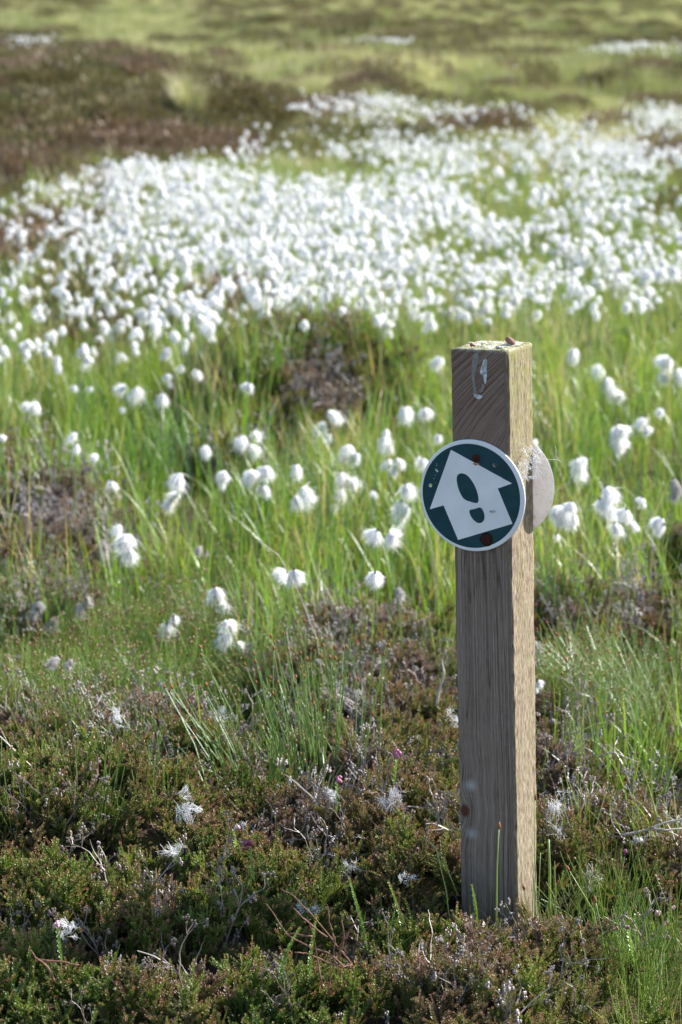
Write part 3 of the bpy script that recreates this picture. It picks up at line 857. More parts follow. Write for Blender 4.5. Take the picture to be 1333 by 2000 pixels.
# ---- the drift: head density mask measured in the photograph
def drift(px, py):
    edge_top = np.interp(px, [-300, 0, 120, 280, 420, 600, 860, 930, 1000, 1120, 1333, 1700], [400, 385, 340, 300, 320, 345, 340, 400, 430, 400, 400, 400])
    edge_bot = np.interp(px, [-300, 0, 200, 330, 480, 560, 700, 880, 1000, 1100, 1333, 1700], [720, 725, 725, 680, 640, 652, 668, 655, 640, 600, 610, 600])
    core = np.interp(px, [-300, 0, 150, 300, 420, 950, 1100, 1333, 1700], [.35, .35, .5, .85, 1.0, 1.0, .62, .55, .5])
    m = sstep(-16, 22, py - edge_top) * sstep(-5, 60, edge_bot - py) * core
    m *= 1 - .6 * sstep(520, 660, py) * sstep(600, 300, px)
    m *= 1 - .62 * blobs(px, py, [(880, 440, 70, 30, 1), (960, 480, 110, 35, 1), (40, 470, 70, 60, 1), (640, 530, 40, 22, .9), (170, 580, 90, 40, .8), (300, 540, 60, 25, .6), (450, 600, 110, 40, .5), (1250, 440, 80, 40, .8), (500, 590, 60, 30, .8), (1050, 470, 60, 30, .5)])
    up = blobs(px, py, [(1180, 300, 130, 34, .95), (1060, 295, 90, 30, .8), (880, 305, 90, 32, .8), (790, 270, 80, 30, .6), (730, 240, 50, 20, .6), (620, 203, 75, 12, .8), (740, 195, 50, 12, .5), (900, 215, 110, 12, .3), (1290, 230, 50, 22, .5), (1290, 300, 80, 22, .7), (1110, 250, 60, 20, .35), (660, 290, 30, 14, .5), (1100, 370, 120, 20, .5), (1180, 350, 120, 20, .5), (560, 250, 100, 20, .12), (1200, 395, 90, 20, .5), (480, 290, 60, 25, .22)])
    fr = blobs(px, py, [(1260, 92, 80, 8, 1.3), (1180, 95, 30, 7, .8), (740, 76, 60, 4, .9), (58, 77, 36, 6, 1.3), (960, 128, 50, 5, .3)])
    return np.maximum(m, up), fr

x, y = sample(470, 5.3, 30, .175, .3)
hz = rg.normal(.22, .055, len(x)).clip(.09, .36)
z = terrain(x, y) + .4 * hummock(x, y)[0] + hz
px, py = project(x, y, z)
a, b_ = drift(px, py)
cl = (.15 + 1.15 * sstep(.34, .56, fbm(x * 4.2, y * 3.2, 120))) * (.35 + .9 * sstep(.3, .5, fbm(x * 1.3, y * .9, 125)))
ok = rg.uniform(0, 1, len(x)) < a * np.clip(cl, 0, 1.2) * .95
x, y, z, px, py = [q[ok] for q in (x, y, z, px, py)]
order = np.argsort(y)
x, y, z, px, py = [q[order] for q in (x, y, z, px, py)]
# nearest in view: things of their own; the rest: one mass
n_ind = 300 - 66
inview = (px > 8) & (px < 1325) & ~((px > 868) & (px < 1050) & (py > 655))
ind = np.zeros(len(x), bool); ind[np.where(inview)[0][:n_ind]] = True
drift_meshes = [stemmed_head(800 + i).mesh('cotton_grass', [M['cotton'], M['green_stem']], True) for i in range(14)]
for k in np.where(ind)[0]:
    o = bpy.data.objects.new('cotton_grass', drift_meshes[crnd.randrange(14)])
    COL.objects.link(o)
    s = .6 + .75 * crnd.random() ** 1.2
    o.location = (x[k], y[k], z[k]); o.scale = (s, s, s)
    o.rotation_euler = (crnd.gauss(0, .12), crnd.gauss(0, .12), crnd.uniform(0, 6.28))
    tag(o, 'white cotton grass head crowded along the near side of the dense drift', 'cotton grass', 'cotton grass heads along the near side of the drift', 'thing')
r_ = ~ind
x3, y3 = sample(34, 30, 66, .17, 1)
z3 = terrain(x3, y3) + .38
p3x, p3y = project(x3, y3, z3)
ok3 = rg.uniform(0, 1, len(x3)) < drift(p3x, p3y)[1]
ax = np.concatenate([x[r_], x3[ok3]]); ay = np.concatenate([y[r_], y3[ok3]]); az = np.concatenate([z[r_], z3[ok3]])
N = len(ax)
print('cotton mass', N, 'individual', int(ind.sum()))
scatter('cotton_grass_drift', cc, np.stack([ax, ay, az], 1), np.stack([rg.normal(0, .12, N), rg.normal(0, .12, N), rg.uniform(0, 6.28, N)], 1),
        (.5 + .85 * rg.uniform(0, 1, N) ** 1.3) * np.where(ay > 30, 1.2, 1), rg.integers(0, 12, N), rg.uniform(0, 1, N), 'white drift of countless cotton grass heads across the wet moor', 'cotton grass')

# ------------------------------------------------------------------ the waymarker post
POST_W = 0.0775
TOPZ = 0.8048
th_top, th_bot = R(27.3), R(23.0)
LEAN = R(1.5)
post = empty('waymarker_post', (POSTX, POSTY, 0.0))
post.rotation_euler = (0, -LEAN, 0)
tag(post, 'weathered square wooden waymarker post with a round green arrow disc near its top', 'waymarker post')

def post_ang(z): return th_bot + (th_top - th_bot) * max(0, min(1, z / TOPZ))
def face_pt(u, z, out_, face='front'):
    """point on a face of the post, u metres from the face centre line, in post space"""
    t = post_ang(z)
    rt = Vector((math.cos(t), -math.sin(t), 0)); fr = Vector((-math.sin(t), -math.cos(t), 0))
    if face == 'front': return rt * u + fr * (POST_W / 2 + out_) + Vector((0, 0, z))
    if face == 'rear': return rt * u - fr * (POST_W / 2 + out_) + Vector((0, 0, z))
    return rt * (POST_W / 2 + out_) - fr * u + Vector((0, 0, z))

prof = []; w = POST_W / 2; br = .0028
def edge(ax_, ay_, bx, by, n0, side):
    for i in range(n0):
        f = i / n0
        prof.append((ax_ + (bx - ax_) * f, ay_ + (by - ay_) * f, side))
# profile in (right, front) coordinates
edge(-w + br, w, w - br, w, 30, 0)
for k in range(3): a = math.pi / 2 - (k + .5) / 3 * math.pi / 2; prof.append((w - br + br * math.cos(a), w - br + br * math.sin(a), .5))
edge(w, w - br, w, -w + br, 24, 1)
for k in range(3): a = -(k + .5) / 3 * math.pi / 2; prof.append((w - br + br * math.cos(a), -w + br + br * math.sin(a), 1))
edge(w - br, -w, -w + br, -w, 12, 0)
for k in range(3): a = -math.pi / 2 - (k + .5) / 3 * math.pi / 2; prof.append((-w + br + br * math.cos(a), -w + br + br * math.sin(a), 0))
edge(-w, -w + br, -w, w - br, 12, 0)
for k in range(3): a = math.pi - (k + .5) / 3 * math.pi / 2; prof.append((-w + br + br * math.cos(a), w - br + br * math.sin(a), 0))
zs = list(np.linspace(-.15, TOPZ - .002, 220)) + [TOPZ]
vs = []; grain = []; sidev = []
NP = len(prof)
KN = [(-.030, .205, .016, .030), (-.031, .262, .008, .022)]
for zi, zz in enumerate(zs):
    t = post_ang(zz)
    ins = .0018 if zi == len(zs) - 1 else 0
    for i, (a, f_, sd) in enumerate(prof):
        a2 = a - math.copysign(min(ins, abs(a)), a); f2 = f_ - math.copysign(min(ins, abs(f_)), f_)
        nz = float(vnoise(i * .35, zz * 60, 3) - .5) * .0007 + float(vnoise(i * .9, zz * 22, 8) - .5) * (.0010 if sd >= .5 else .0004)
        if sd == 1 and zz > .5: nz += float(vnoise(i * 1.3, zz * 150, 13) - .5) * .0012
        if sd == .5 and f_ > 0: nz += -abs(float(vnoise(zz * 30, 4.4, 17) - .5)) * .0028 - .0016 * (float(vnoise(zz * 85, 2.2, 18)) > .78)
        k = 1 + nz / w
        rt = Vector((math.cos(t), -math.sin(t))); fr = Vector((-math.sin(t), -math.cos(t)))
        q = rt * a2 * k + fr * f2 * k
        edge_drop = (-.003 * max(0, (.8 - abs(-w - a) / .006)) if a < -w + .005 and zi == len(zs) - 1 else 0)
        vs.append((q.x, q.y, zz + (float(vnoise(i * .6, 3.3, 5) - .5) * .0016 if zi >= len(zs) - 2 else 0) + edge_drop))
        zc = max(0, zz - .585)
        Fv = a - 2.9 * zc * zc
        for kx, kz, amp, rad in KN:
            dz = (zz - kz) / rad
            Fv -= amp * math.exp(-dz * dz) * math.exp(-max(0, a - kx) / .022) * (1.0)
        grain.append(Fv if sd < .5 else .3 + f_ + .004 * math.sin(zz * 9)); sidev.append(sd)
fs = []
for j in range(len(zs) - 1):
    for i in range(NP):
        i2 = (i + 1) % NP
        fs.append((j * NP + i, j * NP + i2, (j + 1) * NP + i2, (j + 1) * NP + i))
# top cap as a fan of rings
base = (len(zs) - 1) * NP
rings = 7
tcx = sum(v[0] for v in vs[base:base + NP]) / NP; tcy = sum(v[1] for v in vs[base:base + NP]) / NP
prev = [base + i for i in range(NP)]
for r0 in range(1, rings):
    f = 1 - r0 / rings; cur = []
    for i in range(NP):
        v = vs[base + i]
        X_, Y_ = tcx + (v[0] - tcx) * f, tcy + (v[1] - tcy) * f
        vs.append((X_, Y_, TOPZ + float(fbm(X_ * 120 + 9, Y_ * 120, 3) - .5) * .003)); grain.append(X_ * 1.0); sidev.append(2)
        cur.append(len(vs) - 1)
    for i in range(NP):
        i2 = (i + 1) % NP
        fs.append((prev[i], prev[i2], cur[i2], cur[i]))
    prev = cur
vs.append((tcx, tcy, TOPZ)); grain.append(0); sidev.append(2)
for i in range(NP): fs.append((prev[i], prev[(i + 1) % NP], len(vs) - 1))
pm = bpy.data.meshes.new('timber')
pm.from_pydata(vs, [], fs)
for nm, dat in (('grain', grain), ('side', sidev)):
    at = pm.attributes.new(nm, 'FLOAT', 'POINT'); at.data.foreach_set('value', dat)
pm.polygons.foreach_set('use_smooth', [True] * len(fs))
pm.update()
timber = bpy.data.objects.new('timber', pm); COL.objects.link(timber); timber.parent = post

m, n, out = mat('weathered_timber')
tc = nd(n, 'ShaderNodeTexCoord'); sp = nd(n, 'ShaderNodeSeparateXYZ'); n.links.new(tc.outputs['Object'], sp.inputs[0])
gr = geo_attr(n, 'grain'); sd = geo_attr(n, 'side')
def cv(xv, yv, zv):
    c_ = nd(n, 'ShaderNodeCombineXYZ')
    for s_, v_ in zip(c_.inputs, (xv, yv, zv)):
        if isinstance(v_, (int, float)): s_.default_value = v_
        else: n.links.new(v_, s_)
    return c_.outputs[0]
def nz_(vec, detail=3, rough=.5, sc=1.0):
    q = nd(n, 'ShaderNodeTexNoise'); q.inputs['Scale'].default_value = sc; q.inputs['Detail'].default_value = detail; q.inputs['Roughness'].default_value = rough
    n.links.new(vec, q.inputs[0]); return q.outputs[0]
zc = sp.outputs['Z']
wav = nz_(cv(mth(n, 'MULTIPLY', gr, 520.0), 0.0, mth(n, 'MULTIPLY', zc, 3.0)), 2, .6)
fib = nz_(cv(mth(n, 'MULTIPLY', gr, 1500.0), 0.0, mth(n, 'MULTIPLY', zc, 50.0)), 2, .6)
broad = nz_(cv(mth(n, 'MULTIPLY', gr, 45.0), 2.0, mth(n, 'MULTIPLY', zc, 6.0)), 3, .6)
saw = nz_(cv(mth(n, 'MULTIPLY', gr, 12.0), 5.0, mth(n, 'MULTIPLY', zc, 420.0)), 2, .6)
front = ramp(n, wav, [(.38, (.05, .030, .021)), (.46, (.125, .083, .062)), (.53, (.20, .150, .120)), (.64, (.30, .25, .22))])
front = mixc(n, ramp(n, broad, [(.4, (0, 0, 0)), (.7, (.75, .75, .75))]), front, (.28, .225, .195))
front = mixc(n, mth(n, 'MULTIPLY', mth(n, 'SUBTRACT', saw, .58, True), 1.6, True), front, (.34, .33, .33))
front = mixc(n, .35, front, ramp(n, fib, [(.35, (.06, .035, .025)), (.65, (.34, .275, .235))]))
# browner towards the top
topf = mth(n, 'DIVIDE', mth(n, 'SUBTRACT', zc, .56), .12, True)
front = mixc(n, mth(n, 'MULTIPLY', topf, .45), front, mixc(n, 1.0, front, (.95, .72, .62), 'MULTIPLY'))
crk = nz_(cv(mth(n, 'MULTIPLY', gr, 70.0), 9.0, mth(n, 'MULTIPLY', zc, 2.2)), 1, .4)
crf = mth(n, 'SUBTRACT', 1.0, mth(n, 'DIVIDE', mth(n, 'ABSOLUTE', mth(n, 'SUBTRACT', crk, .56)), .012), True)
front = mixc(n, mth(n, 'MULTIPLY', crf, .75), front, (.035, .022, .016))
damp = mth(n, 'MULTIPLY', mth(n, 'DIVIDE', mth(n, 'SUBTRACT', .17, zc), .12, True), ramp(n, nz_(tc.outputs['Object'], 4, .6, 35), [(.35, (0, 0, 0)), (.6, (1, 1, 1))]))
front = mixc(n, mth(n, 'MULTIPLY', damp, .55), front, (.075, .075, .04))
# knot
def knot(cx, cz, rx, rz):
    # distance in (grain-free) post coordinates
    a = mth(n, 'DIVIDE', mth(n, 'SUBTRACT', sp.outputs['X'], cx), rx); b_ = mth(n, 'DIVIDE', mth(n, 'SUBTRACT', zc, cz), rz)
    d_ = mth(n, 'SQRT', mth(n, 'ADD', mth(n, 'MULTIPLY', a, a), mth(n, 'MULTIPLY', b_, b_)))
    return mth(n, 'SUBTRACT', 1.25, mth(n, 'ADD', d_, mth(n, 'MULTIPLY', fib, .5)), True)
kp = face_pt(-.031, .205, 0)
front = mixc(n, mth(n, 'MULTIPLY', knot(kp.x, .205, .0075, .011), 2.2, True), front, (.085, .03, .018))
kp2 = face_pt(-.022, .240, 0)
front = mixc(n, mth(n, 'MULTIPLY', knot(kp2.x, .240, .010, .010), .8, True), front, (.42, .41, .42))
front = mixc(n, mth(n, 'MULTIPLY', knot(kp2.x, .175, .009, .010), .7, True), front, (.40, .40, .42))
# lit side: sun-bleached, pitted
pit = nz_(cv(mth(n, 'MULTIPLY', gr, 560.0), 7.0, mth(n, 'MULTIPLY', zc, 75.0)), 4, .75)
sbr = nz_(cv(mth(n, 'MULTIPLY', gr, 90.0), 1.0, mth(n, 'MULTIPLY', zc, 9.0)), 4, .6)
side = ramp(n, pit, [(.36, (.045, .030, .018)), (.44, (.15, .115, .075)), (.52, (.26, .215, .15)), (.62, (.37, .325, .24))])
side = mixc(n, ramp(n, sbr, [(.45, (0, 0, 0)), (.62, (.7, .7, .7))]), side, mixc(n, 1.0, side, (.72, .66, .62), 'MULTIPLY'))
mossf = mth(n, 'MULTIPLY', mth(n, 'DIVIDE', mth(n, 'SUBTRACT', zc, .60), .20, True), ramp(n, nz_(tc.outputs['Object'], 4, .6, 90), [(.38, (0, 0, 0)), (.6, (1, 1, 1))]))
side = mixc(n, mth(n, 'MULTIPLY', mossf, .7), side, (.20, .22, .055))
pg = mth(n, 'MULTIPLY', ramp(n, nz_(tc.outputs['Object'], 4, .6, 40), [(.5, (0, 0, 0)), (.7, (1, 1, 1))]), .3)
side = mixc(n, pg, side, (.19, .19, .075))
top = ramp(n, nz_(tc.outputs['Object'], 5, .65, 110), [(.34, (.08, .07, .035)), (.44, (.20, .21, .08)), (.54, (.34, .32, .25)), (.64, (.52, .50, .47))])
c1 = mixc(n, mth(n, 'MULTIPLY', sd, 1.0, True), front, side)
c2 = mixc(n, mth(n, 'MULTIPLY', mth(n, 'SUBTRACT', sd, 1.0), 1.0, True), c1, top)
edgef = mth(n, 'MULTIPLY', mth(n, 'DIVIDE', mth(n, 'SUBTRACT', zc, TOPZ - .004), .004, True), .8)
c2 = mixc(n, edgef, c2, top)
b = nd(n, 'ShaderNodeBsdfPrincipled'); b.inputs['Roughness'].default_value = .82; b.inputs['Specular IOR Level'].default_value = .25
n.links.new(c2, b.inputs['Base Color'])
bp = nd(n, 'ShaderNodeBump'); bp.inputs['Strength'].default_value = .7; bp.inputs['Distance'].default_value = .0012
hgt = mth(n, 'ADD', mth(n, 'MULTIPLY', wav, .8), mth(n, 'ADD', mth(n, 'MULTIPLY', fib, .3), mth(n, 'MULTIPLY', pit, mth(n, 'MULTIPLY', sd, 1.0, True))))
n.links.new(hgt, bp.inputs['Height']); n.links.new(bp.outputs[0], b.inputs['Normal'])
n.links.new(b.outputs[0], out.inputs[0])
pm.materials.append(m)

# ---- the disc
DR = 0.0712
DZ = None
M['plastic'] = plain('white_plastic', (.78, .80, .84), .38, .45, .05, 500, ((.70, .72, .76), 25))
M['green'] = plain('dark_green_print', (.003, .040, .052), .45, .25, .05, 400, ((.006, .052, .070), 60))
M['rust'] = plain('rusty_screw', (.022, .009, .007), .8, .2, .6, 500, ((.06, .018, .010), 300))
M['rearplate'] = None
m, n, out = mat('weathered_white_plate')
tc = nd(n, 'ShaderNodeTexCoord')
q = nd(n, 'ShaderNodeTexNoise'); q.inputs['Scale'].default_value = 60; q.inputs['Detail'].default_value = 6; q.inputs['Roughness'].default_value = .7
n.links.new(tc.outputs['Object'], q.inputs[0])
q2 = nd(n, 'ShaderNodeTexNoise'); q2.inputs['Scale'].default_value = 420; q2.inputs['Detail'].default_value = 3
n.links.new(tc.outputs['Object'], q2.inputs[0])
cl_ = ramp(n, q.outputs[0], [(.42, (.74, .74, .76)), (.58, (.70, .69, .70)), (.70, (.50, .48, .36))])
cl_ = mixc(n, mth(n, 'MULTIPLY', mth(n, 'SUBTRACT', q2.outputs[0], .56, True), 3.0, True), cl_, (.30, .26, .20))
leaf_shader(n, out, cl_, .42, .05, .4, (1.0, .96, .92))
M['rearplate'] = m

zf = hit(924, 967).z
# solve disc height on the front face: depth of the post axis at that pixel
d_ = ray(924, 967); k_ = (POSTY - .045) / d_.y
DZ = CAM_Z + d_.z * k_ - .0022

def frame(face, u, z, out_):
    """matrix whose local XY plane is the face (X right as seen from outside front, Y up), Z outwards"""
    t = post_ang(z)
    rt = Vector((math.cos(t), -math.sin(t), 0)); fr = Vector((-math.sin(t), -math.cos(t), 0))
    p = face_pt(u, z, out_, face)
    Zv = fr if face == 'front' else -fr
    Xv = rt if face == 'front' else -rt
    Yv = Vector((0, 0, 1))
    mt = Matrix((Xv, Yv, Zv)).transposed().to_4x4()
    mt.translation = p
    return mt

def lathe(mb, profl, seg=72, mi=0, c=(0, 0)):
    vs = []; fs = []
    for r_0, z_0 in profl:
        for i in range(seg):
            a = 2 * math.pi * i / seg
            vs.append((c[0] + r_0 * math.cos(a), c[1] + r_0 * math.sin(a), z_0))
    for j in range(len(profl) - 1):
        for i in range(seg):
            i2 = (i + 1) % seg
            fs.append((j * seg + i, j * seg + i2, (j + 1) * seg + i2, (j + 1) * seg + i))
    fs.append(tuple(range(seg))[::-1]); fs.append(tuple((len(profl) - 1) * seg + i for i in range(seg)))
    mb.add(vs, fs, 0, mi)

def cut(o, holes):
    """drill round holes through a plate"""
    for hx, hy, r_0 in holes:
        cm = MB(); lathe(cm, [(r_0, -.02), (r_0, .02)], 20)
        co = bpy.data.objects.new('drill', cm.mesh('drill', [M['plastic']])); COL.objects.link(co)
        co.matrix_world = o.matrix_world @ Matrix.Translation((hx, hy, 0))
        md = o.modifiers.new('b', 'BOOLEAN'); md.object = co; md.operation = 'DIFFERENCE'; md.solver = 'EXACT'
        bpy.context.view_layer.update()
        me = bpy.data.meshes.new_from_object(o.evaluated_get(bpy.context.evaluated_depsgraph_get()))
        o.modifiers.clear(); o.data = me
        bpy.data.objects.remove(co)

def uv(X0, Y0):
    """pixel in the enlarged view of the disc -> disc plane in metres, lean taken out"""
    u = (X0 - 523) / 467 * DR; v = -(Y0 - 537) / 497 * DR
    c_, s_ = math.cos(-LEAN), math.sin(-LEAN)
    return (u * c_ - v * s_, u * s_ + v * c_)

def sheet(mb, pts, z0, th, mi=0):
    n0 = len(pts)
    area = sum(pts[i][0] * pts[(i + 1) % n0][1] - pts[(i + 1) % n0][0] * pts[i][1] for i in range(n0))
    if area < 0: pts = pts[::-1]
    vs = [(p[0], p[1], z0 + th) for p in pts] + [(p[0], p[1], z0) for p in pts]
    fs = [tuple(range(n0))] + [(i, i + n0, (i + 1) % n0 + n0, (i + 1) % n0) for i in range(n0)]
    mb.add(vs, fs, 0, mi)

def smooth_loop(pts, it=2):
    for _ in range(it):
        q = []
        for i in range(len(pts)):
            a, b_ = pts[i], pts[(i + 1) % len(pts)]
            q += [(a[0] * .75 + b_[0] * .25, a[1] * .75 + b_[1] * .25), (a[0] * .25 + b_[0] * .75, a[1] * .25 + b_[1] * .75)]
        pts = q
    return pts

U0 = -.0112
mb = MB()
lathe(mb, [(DR - .001, .0002), (DR, .001), (DR, .0026), (DR - .0004, .0033), (DR - .0014, .0036)])
disc = mb.build('waymark_disc', [M['plastic']], post)
disc.matrix_parent_inverse = Matrix.Identity(4)
disc.matrix_local = frame('front', U0, DZ, .0004)
disc['label'] = 'round white-rimmed green disc with a tilted white arrow'
bpy.context.view_layer.update()
h1 = uv(150, 480); h2 = uv(722, 245)
cut(disc, [(h1[0], h1[1], .0024), (h2[0], h2[1], .0026)])
mb = MB()
gc = uv(514, 540)
gl = [(gc[0] + DR * .932 * math.cos(2 * math.pi * i / 96), gc[1] + DR * .932 * math.sin(2 * math.pi * i / 96)) for i in range(96)]
sheet(mb, gl, .0036, .00012)
gface = mb.build('green_face', [M['green']], disc)
bpy.context.view_layer.update()
cut(gface, [(h1[0], h1[1], .0024), (h2[0], h2[1], .0026)])
mb = MB()
sheet(mb, [uv(*p) for p in [(333, 145), (877, 393), (752, 450), (885, 750), (403, 945), (270, 648), (145, 695)]], .0038, .00015)
mb.build('arrow', [M['plastic']], disc)
mb = MB()
sheet(mb, smooth_loop([uv(*p) for p in [(437, 343), (480, 356), (520, 398), (557, 460), (580, 530), (584, 578), (572, 597), (545, 598), (505, 590), (460, 578), (433, 550), (403, 490), (386, 420), (388, 372), (408, 350)]], 1), .0040, .00012)
sheet(mb, smooth_loop([uv(*p) for p in [(599, 631), (620, 650), (635, 685), (639, 722), (626, 757), (600, 775), (570, 772), (533, 746), (508, 706), (500, 674), (512, 661), (545, 653), (575, 640)]], 1), .0040, .00012)
mb.build('boot_print', [M['green']], disc)
for (sx, sy, sr) in ((557, 202, .0056), (655, 912, .0072)):
    mb = MB(); c_ = uv(sx, sy)
    lathe(mb, [(sr, .0036), (sr * .97, .0044), (sr * .8, .0051), (sr * .45, .0055), (.0003, .0056)], 24, 0, c_)
    mb.add([(c_[0] - sr * .55, c_[1] - .0007, .0057), (c_[0] + sr * .55, c_[1] - .0007, .0057), (c_[0] + sr * .55, c_[1] + .0007, .0057), (c_[0] - sr * .55, c_[1] + .0007, .0057)], [(0, 1, 2, 3)], 0)
    mb.build('screw', [M['rust']], disc)
# rust bled from the screws
M['ruststain'] = plain('rust_stain', (.30, .11, .04), .9, .1, 0, 1, ((.50, .36, .26), 600))
mb = MB(); c_ = uv(560, 250)
srnd = random.Random(3)
sheet(mb, smooth_loop([(c_[0] + srnd.uniform(.6, 1.1) * .0048 * math.cos(a), c_[1] + srnd.uniform(.5, 1.0) * .0022 * math.sin(a)) for a in np.linspace(0, 5.8, 12)], 1), .0041, .00008)
mb.build('rust_stain', [M['ruststain']], disc)
mb = MB(); c_ = uv(655, 912)
M['darkstain'] = plain('dark_stain', (.012, .018, .018), .9, .1, 0, 1, ((.03, .018, .012), 300))
sheet(mb, smooth_loop([(c_[0] + srnd.uniform(.9, 1.12) * .0088 * math.cos(a), c_[1] + srnd.uniform(.9, 1.12) * .0086 * math.sin(a)) for a in np.linspace(0, 5.9, 16)], 1), .00382, .00006, 0)
mb.build('dark_stain', [M['darkstain']], disc)
mb = MB()
for (sx, sy, a_, b__) in ((205, 340, .0018, .0007), (213, 350, .0011, .0009), (198, 330, .0009, .0005), (205, 296, .0006, .0004), (204, 281, .0005, .0003), (193, 385, .0004, .0004), (182, 415, .0005, .0005), (197, 455, .0003, .0003)):
    c_ = uv(sx, sy)
    sheet(mb, [(c_[0] + a_ * math.cos(t) * srnd.uniform(.7, 1.2), c_[1] + b__ * math.sin(t) * srnd.uniform(.7, 1.2)) for t in np.linspace(0, 5.6, 8)], .0038, .0002)
mb.build('paint_fleck', [M['plastic']], disc)

mb = MB()
lathe(mb, [(DR - .001, .0002), (DR, .001), (DR, .0016), (DR - .0008, .0022)])
rear = mb.build('rear_disc', [M['rearplate']], post)
rear['label'] = 'grubby pale back of a second disc on the far side of the post'
rear.matrix_local = frame('rear', U0 + .0062, DZ, .0004)

# bird dropping on the front face (pixels of the enlarged view of the post top)
M['dropping'] = plain('dried_dropping', (.68, .73, .80), .7, .3, .5, 600, ((.28, .28, .30), 260))
M['dropping2'] = plain('thin_dropping', (.25, .245, .25), .8, .2, .4, 600, ((.22, .20, .19), 200))
def top_uv(X0, Y0): return ((X0 - 503) / 735 * POST_W, TOPZ - (Y0 - 290) / 735 * POST_W * 1.02)
mb = MB()
dm = frame('front', 0, .77, 0)
def streak(pts, th, mi):
    vs = []; n0 = len(pts)
    q = [top_uv(*p) for p in pts]
    area = sum(q[i][0] * q[(i + 1) % n0][1] - q[(i + 1) % n0][0] * q[i][1] for i in range(n0))
    if area < 0: q = q[::-1]
    q = smooth_loop(q, 1); n0 = len(q)
    vs = [face_pt(a, b_, th) for a, b_ in q] + [face_pt(a, b_, -.001) for a, b_ in q]
    mb.add(vs, [tuple(range(n0))] + [(i, i + n0, (i + 1) % n0 + n0, (i + 1) % n0) for i in range(n0)], 0, mi)
streak([(575, 385), (612, 395), (607, 520), (602, 640), (578, 700), (566, 650), (556, 590), (520, 570), (515, 540), (545, 470)], .0011, 0)
streak([(425, 790), (455, 815), (500, 815), (545, 820), (540, 850), (500, 872), (465, 860), (435, 835)], .0013, 0)
streak([(430, 330), (500, 335), (505, 400), (470, 520), (445, 600), (455, 700), (470, 800), (440, 810), (415, 700), (405, 560)], .0008, 1)
streak([(540, 680), (575, 705), (560, 760), (520, 800), (510, 780), (535, 740)], .0008, 1)
dr = mb.build('bird_dropping', [M['dropping'], M['dropping2']], post)
# scabs of lichen and droppings on the top
M['lichen'] = plain('pale_lichen', (.62, .60, .58), .9, .1, .6, 500, ((.36, .36, .20), 200))
mb = MB()
def top_pt(u, v, h_=0):
    t = post_ang(TOPZ)
    rt = Vector((math.cos(t), -math.sin(t), 0)); bk = Vector((math.sin(t), math.cos(t), 0))
    return rt * u + bk * v + Vector((0, 0, TOPZ + h_))
lr = random.Random(8)
for k in range(26):
    u, v = lr.uniform(-.033, .033), lr.uniform(-.034, .034)
    if k < 9: u, v = lr.gauss(-.002, .007), lr.gauss(-.018, .008)
    r0 = lr.uniform(.0015, .004)
    mb.blob(top_pt(u, v, .0), (r0, r0 * lr.uniform(.6, 1), r0 * .45), lr, .25, 9, 5)
mb.build('lichen_crust', [M['lichen']], post, True)

# ---- loose bits on top of the post
def top_world(u, v, h_=0):
    return post.matrix_world @ top_pt(u, v, h_)
bpy.context.view_layer.update()
def px_on_top(px, py, extra=0):
    d = ray(px, py); k = (TOPZ + .002 + extra - CAM_Z) / d.z
    return Vector((d.x * k, d.y * k, TOPZ + .002 + extra))
M['pellet'] = plain('reddish_pellet', (.20, .105, .085), .75, .3, .9, 900, ((.32, .19, .16), 700))
M['crumb'] = plain('brown_crumb', (.24, .12, .07), .8, .2, .6, 700, ((.36, .2, .13), 500))
M['greybit'] = plain('grey_bit', (.40, .38, .42), .8, .2, .6, 700, ((.55, .52, .52), 400))
mb = MB()
rm = Matrix.Rotation(R(-52), 3, 'Y')
mb.blob((0, 0, 0), (.0046, .0046, .0068), lr, .05, 16, 12, 0, 0, rm)
p = px_on_top(997, 671)
o = mb.build('pellet', [M['pellet']], None, True, (p.x, p.y, TOPZ + .0050))
tag(o, 'small reddish brown oval pellet lying on the far right of the post top', 'pellet')
p = px_on_top(922, 675)
mb = MB(); mb.blob((0, 0, 0), (.0026, .0020, .0024), lr, .22, 9, 6); mb.blob((.0028, 0, -.001), (.0022, .0016, .0012), lr, .2, 8, 5)
o = mb.build('crumb', [M['crumb']], None, True, (p.x, p.y, TOPZ + .0030)); tag(o, 'tiny rusty brown crumb on the left edge of the post top', 'crumb')
p = px_on_top(974, 678)
mb = MB(); mb.blob((0, 0, 0), (.0042, .0026, .0018), lr, .2, 10, 6); mb.blob((.004, .001, 0), (.002, .002, .0014), lr, .2, 8, 5)
o = mb.build('crumb', [M['greybit']], None, True, (p.x, p.y, TOPZ + .0018)); tag(o, 'flat mauve grey scrap on the middle of the post top', 'crumb')
# tiny shell stuck to the disc
c_ = uv(715, 655)
mb = MB()
mb.blob((0, 0, 0), (.0030, .0018, .0012), lr, .08, 14, 8); mb.blob((-.0028, -.0004, 0), (.0016, .0012, .0009), lr, .1, 10, 6, 0, 1)
wm = post.matrix_world @ disc.matrix_local
o = mb.build('shell', [M['greybit'], M['crumb']], None, True)
o.matrix_world = wm @ Matrix.Translation((c_[0], c_[1], .0046))
tag(o, 'tiny grey shell-like speck stuck low on the white arrow', 'speck')

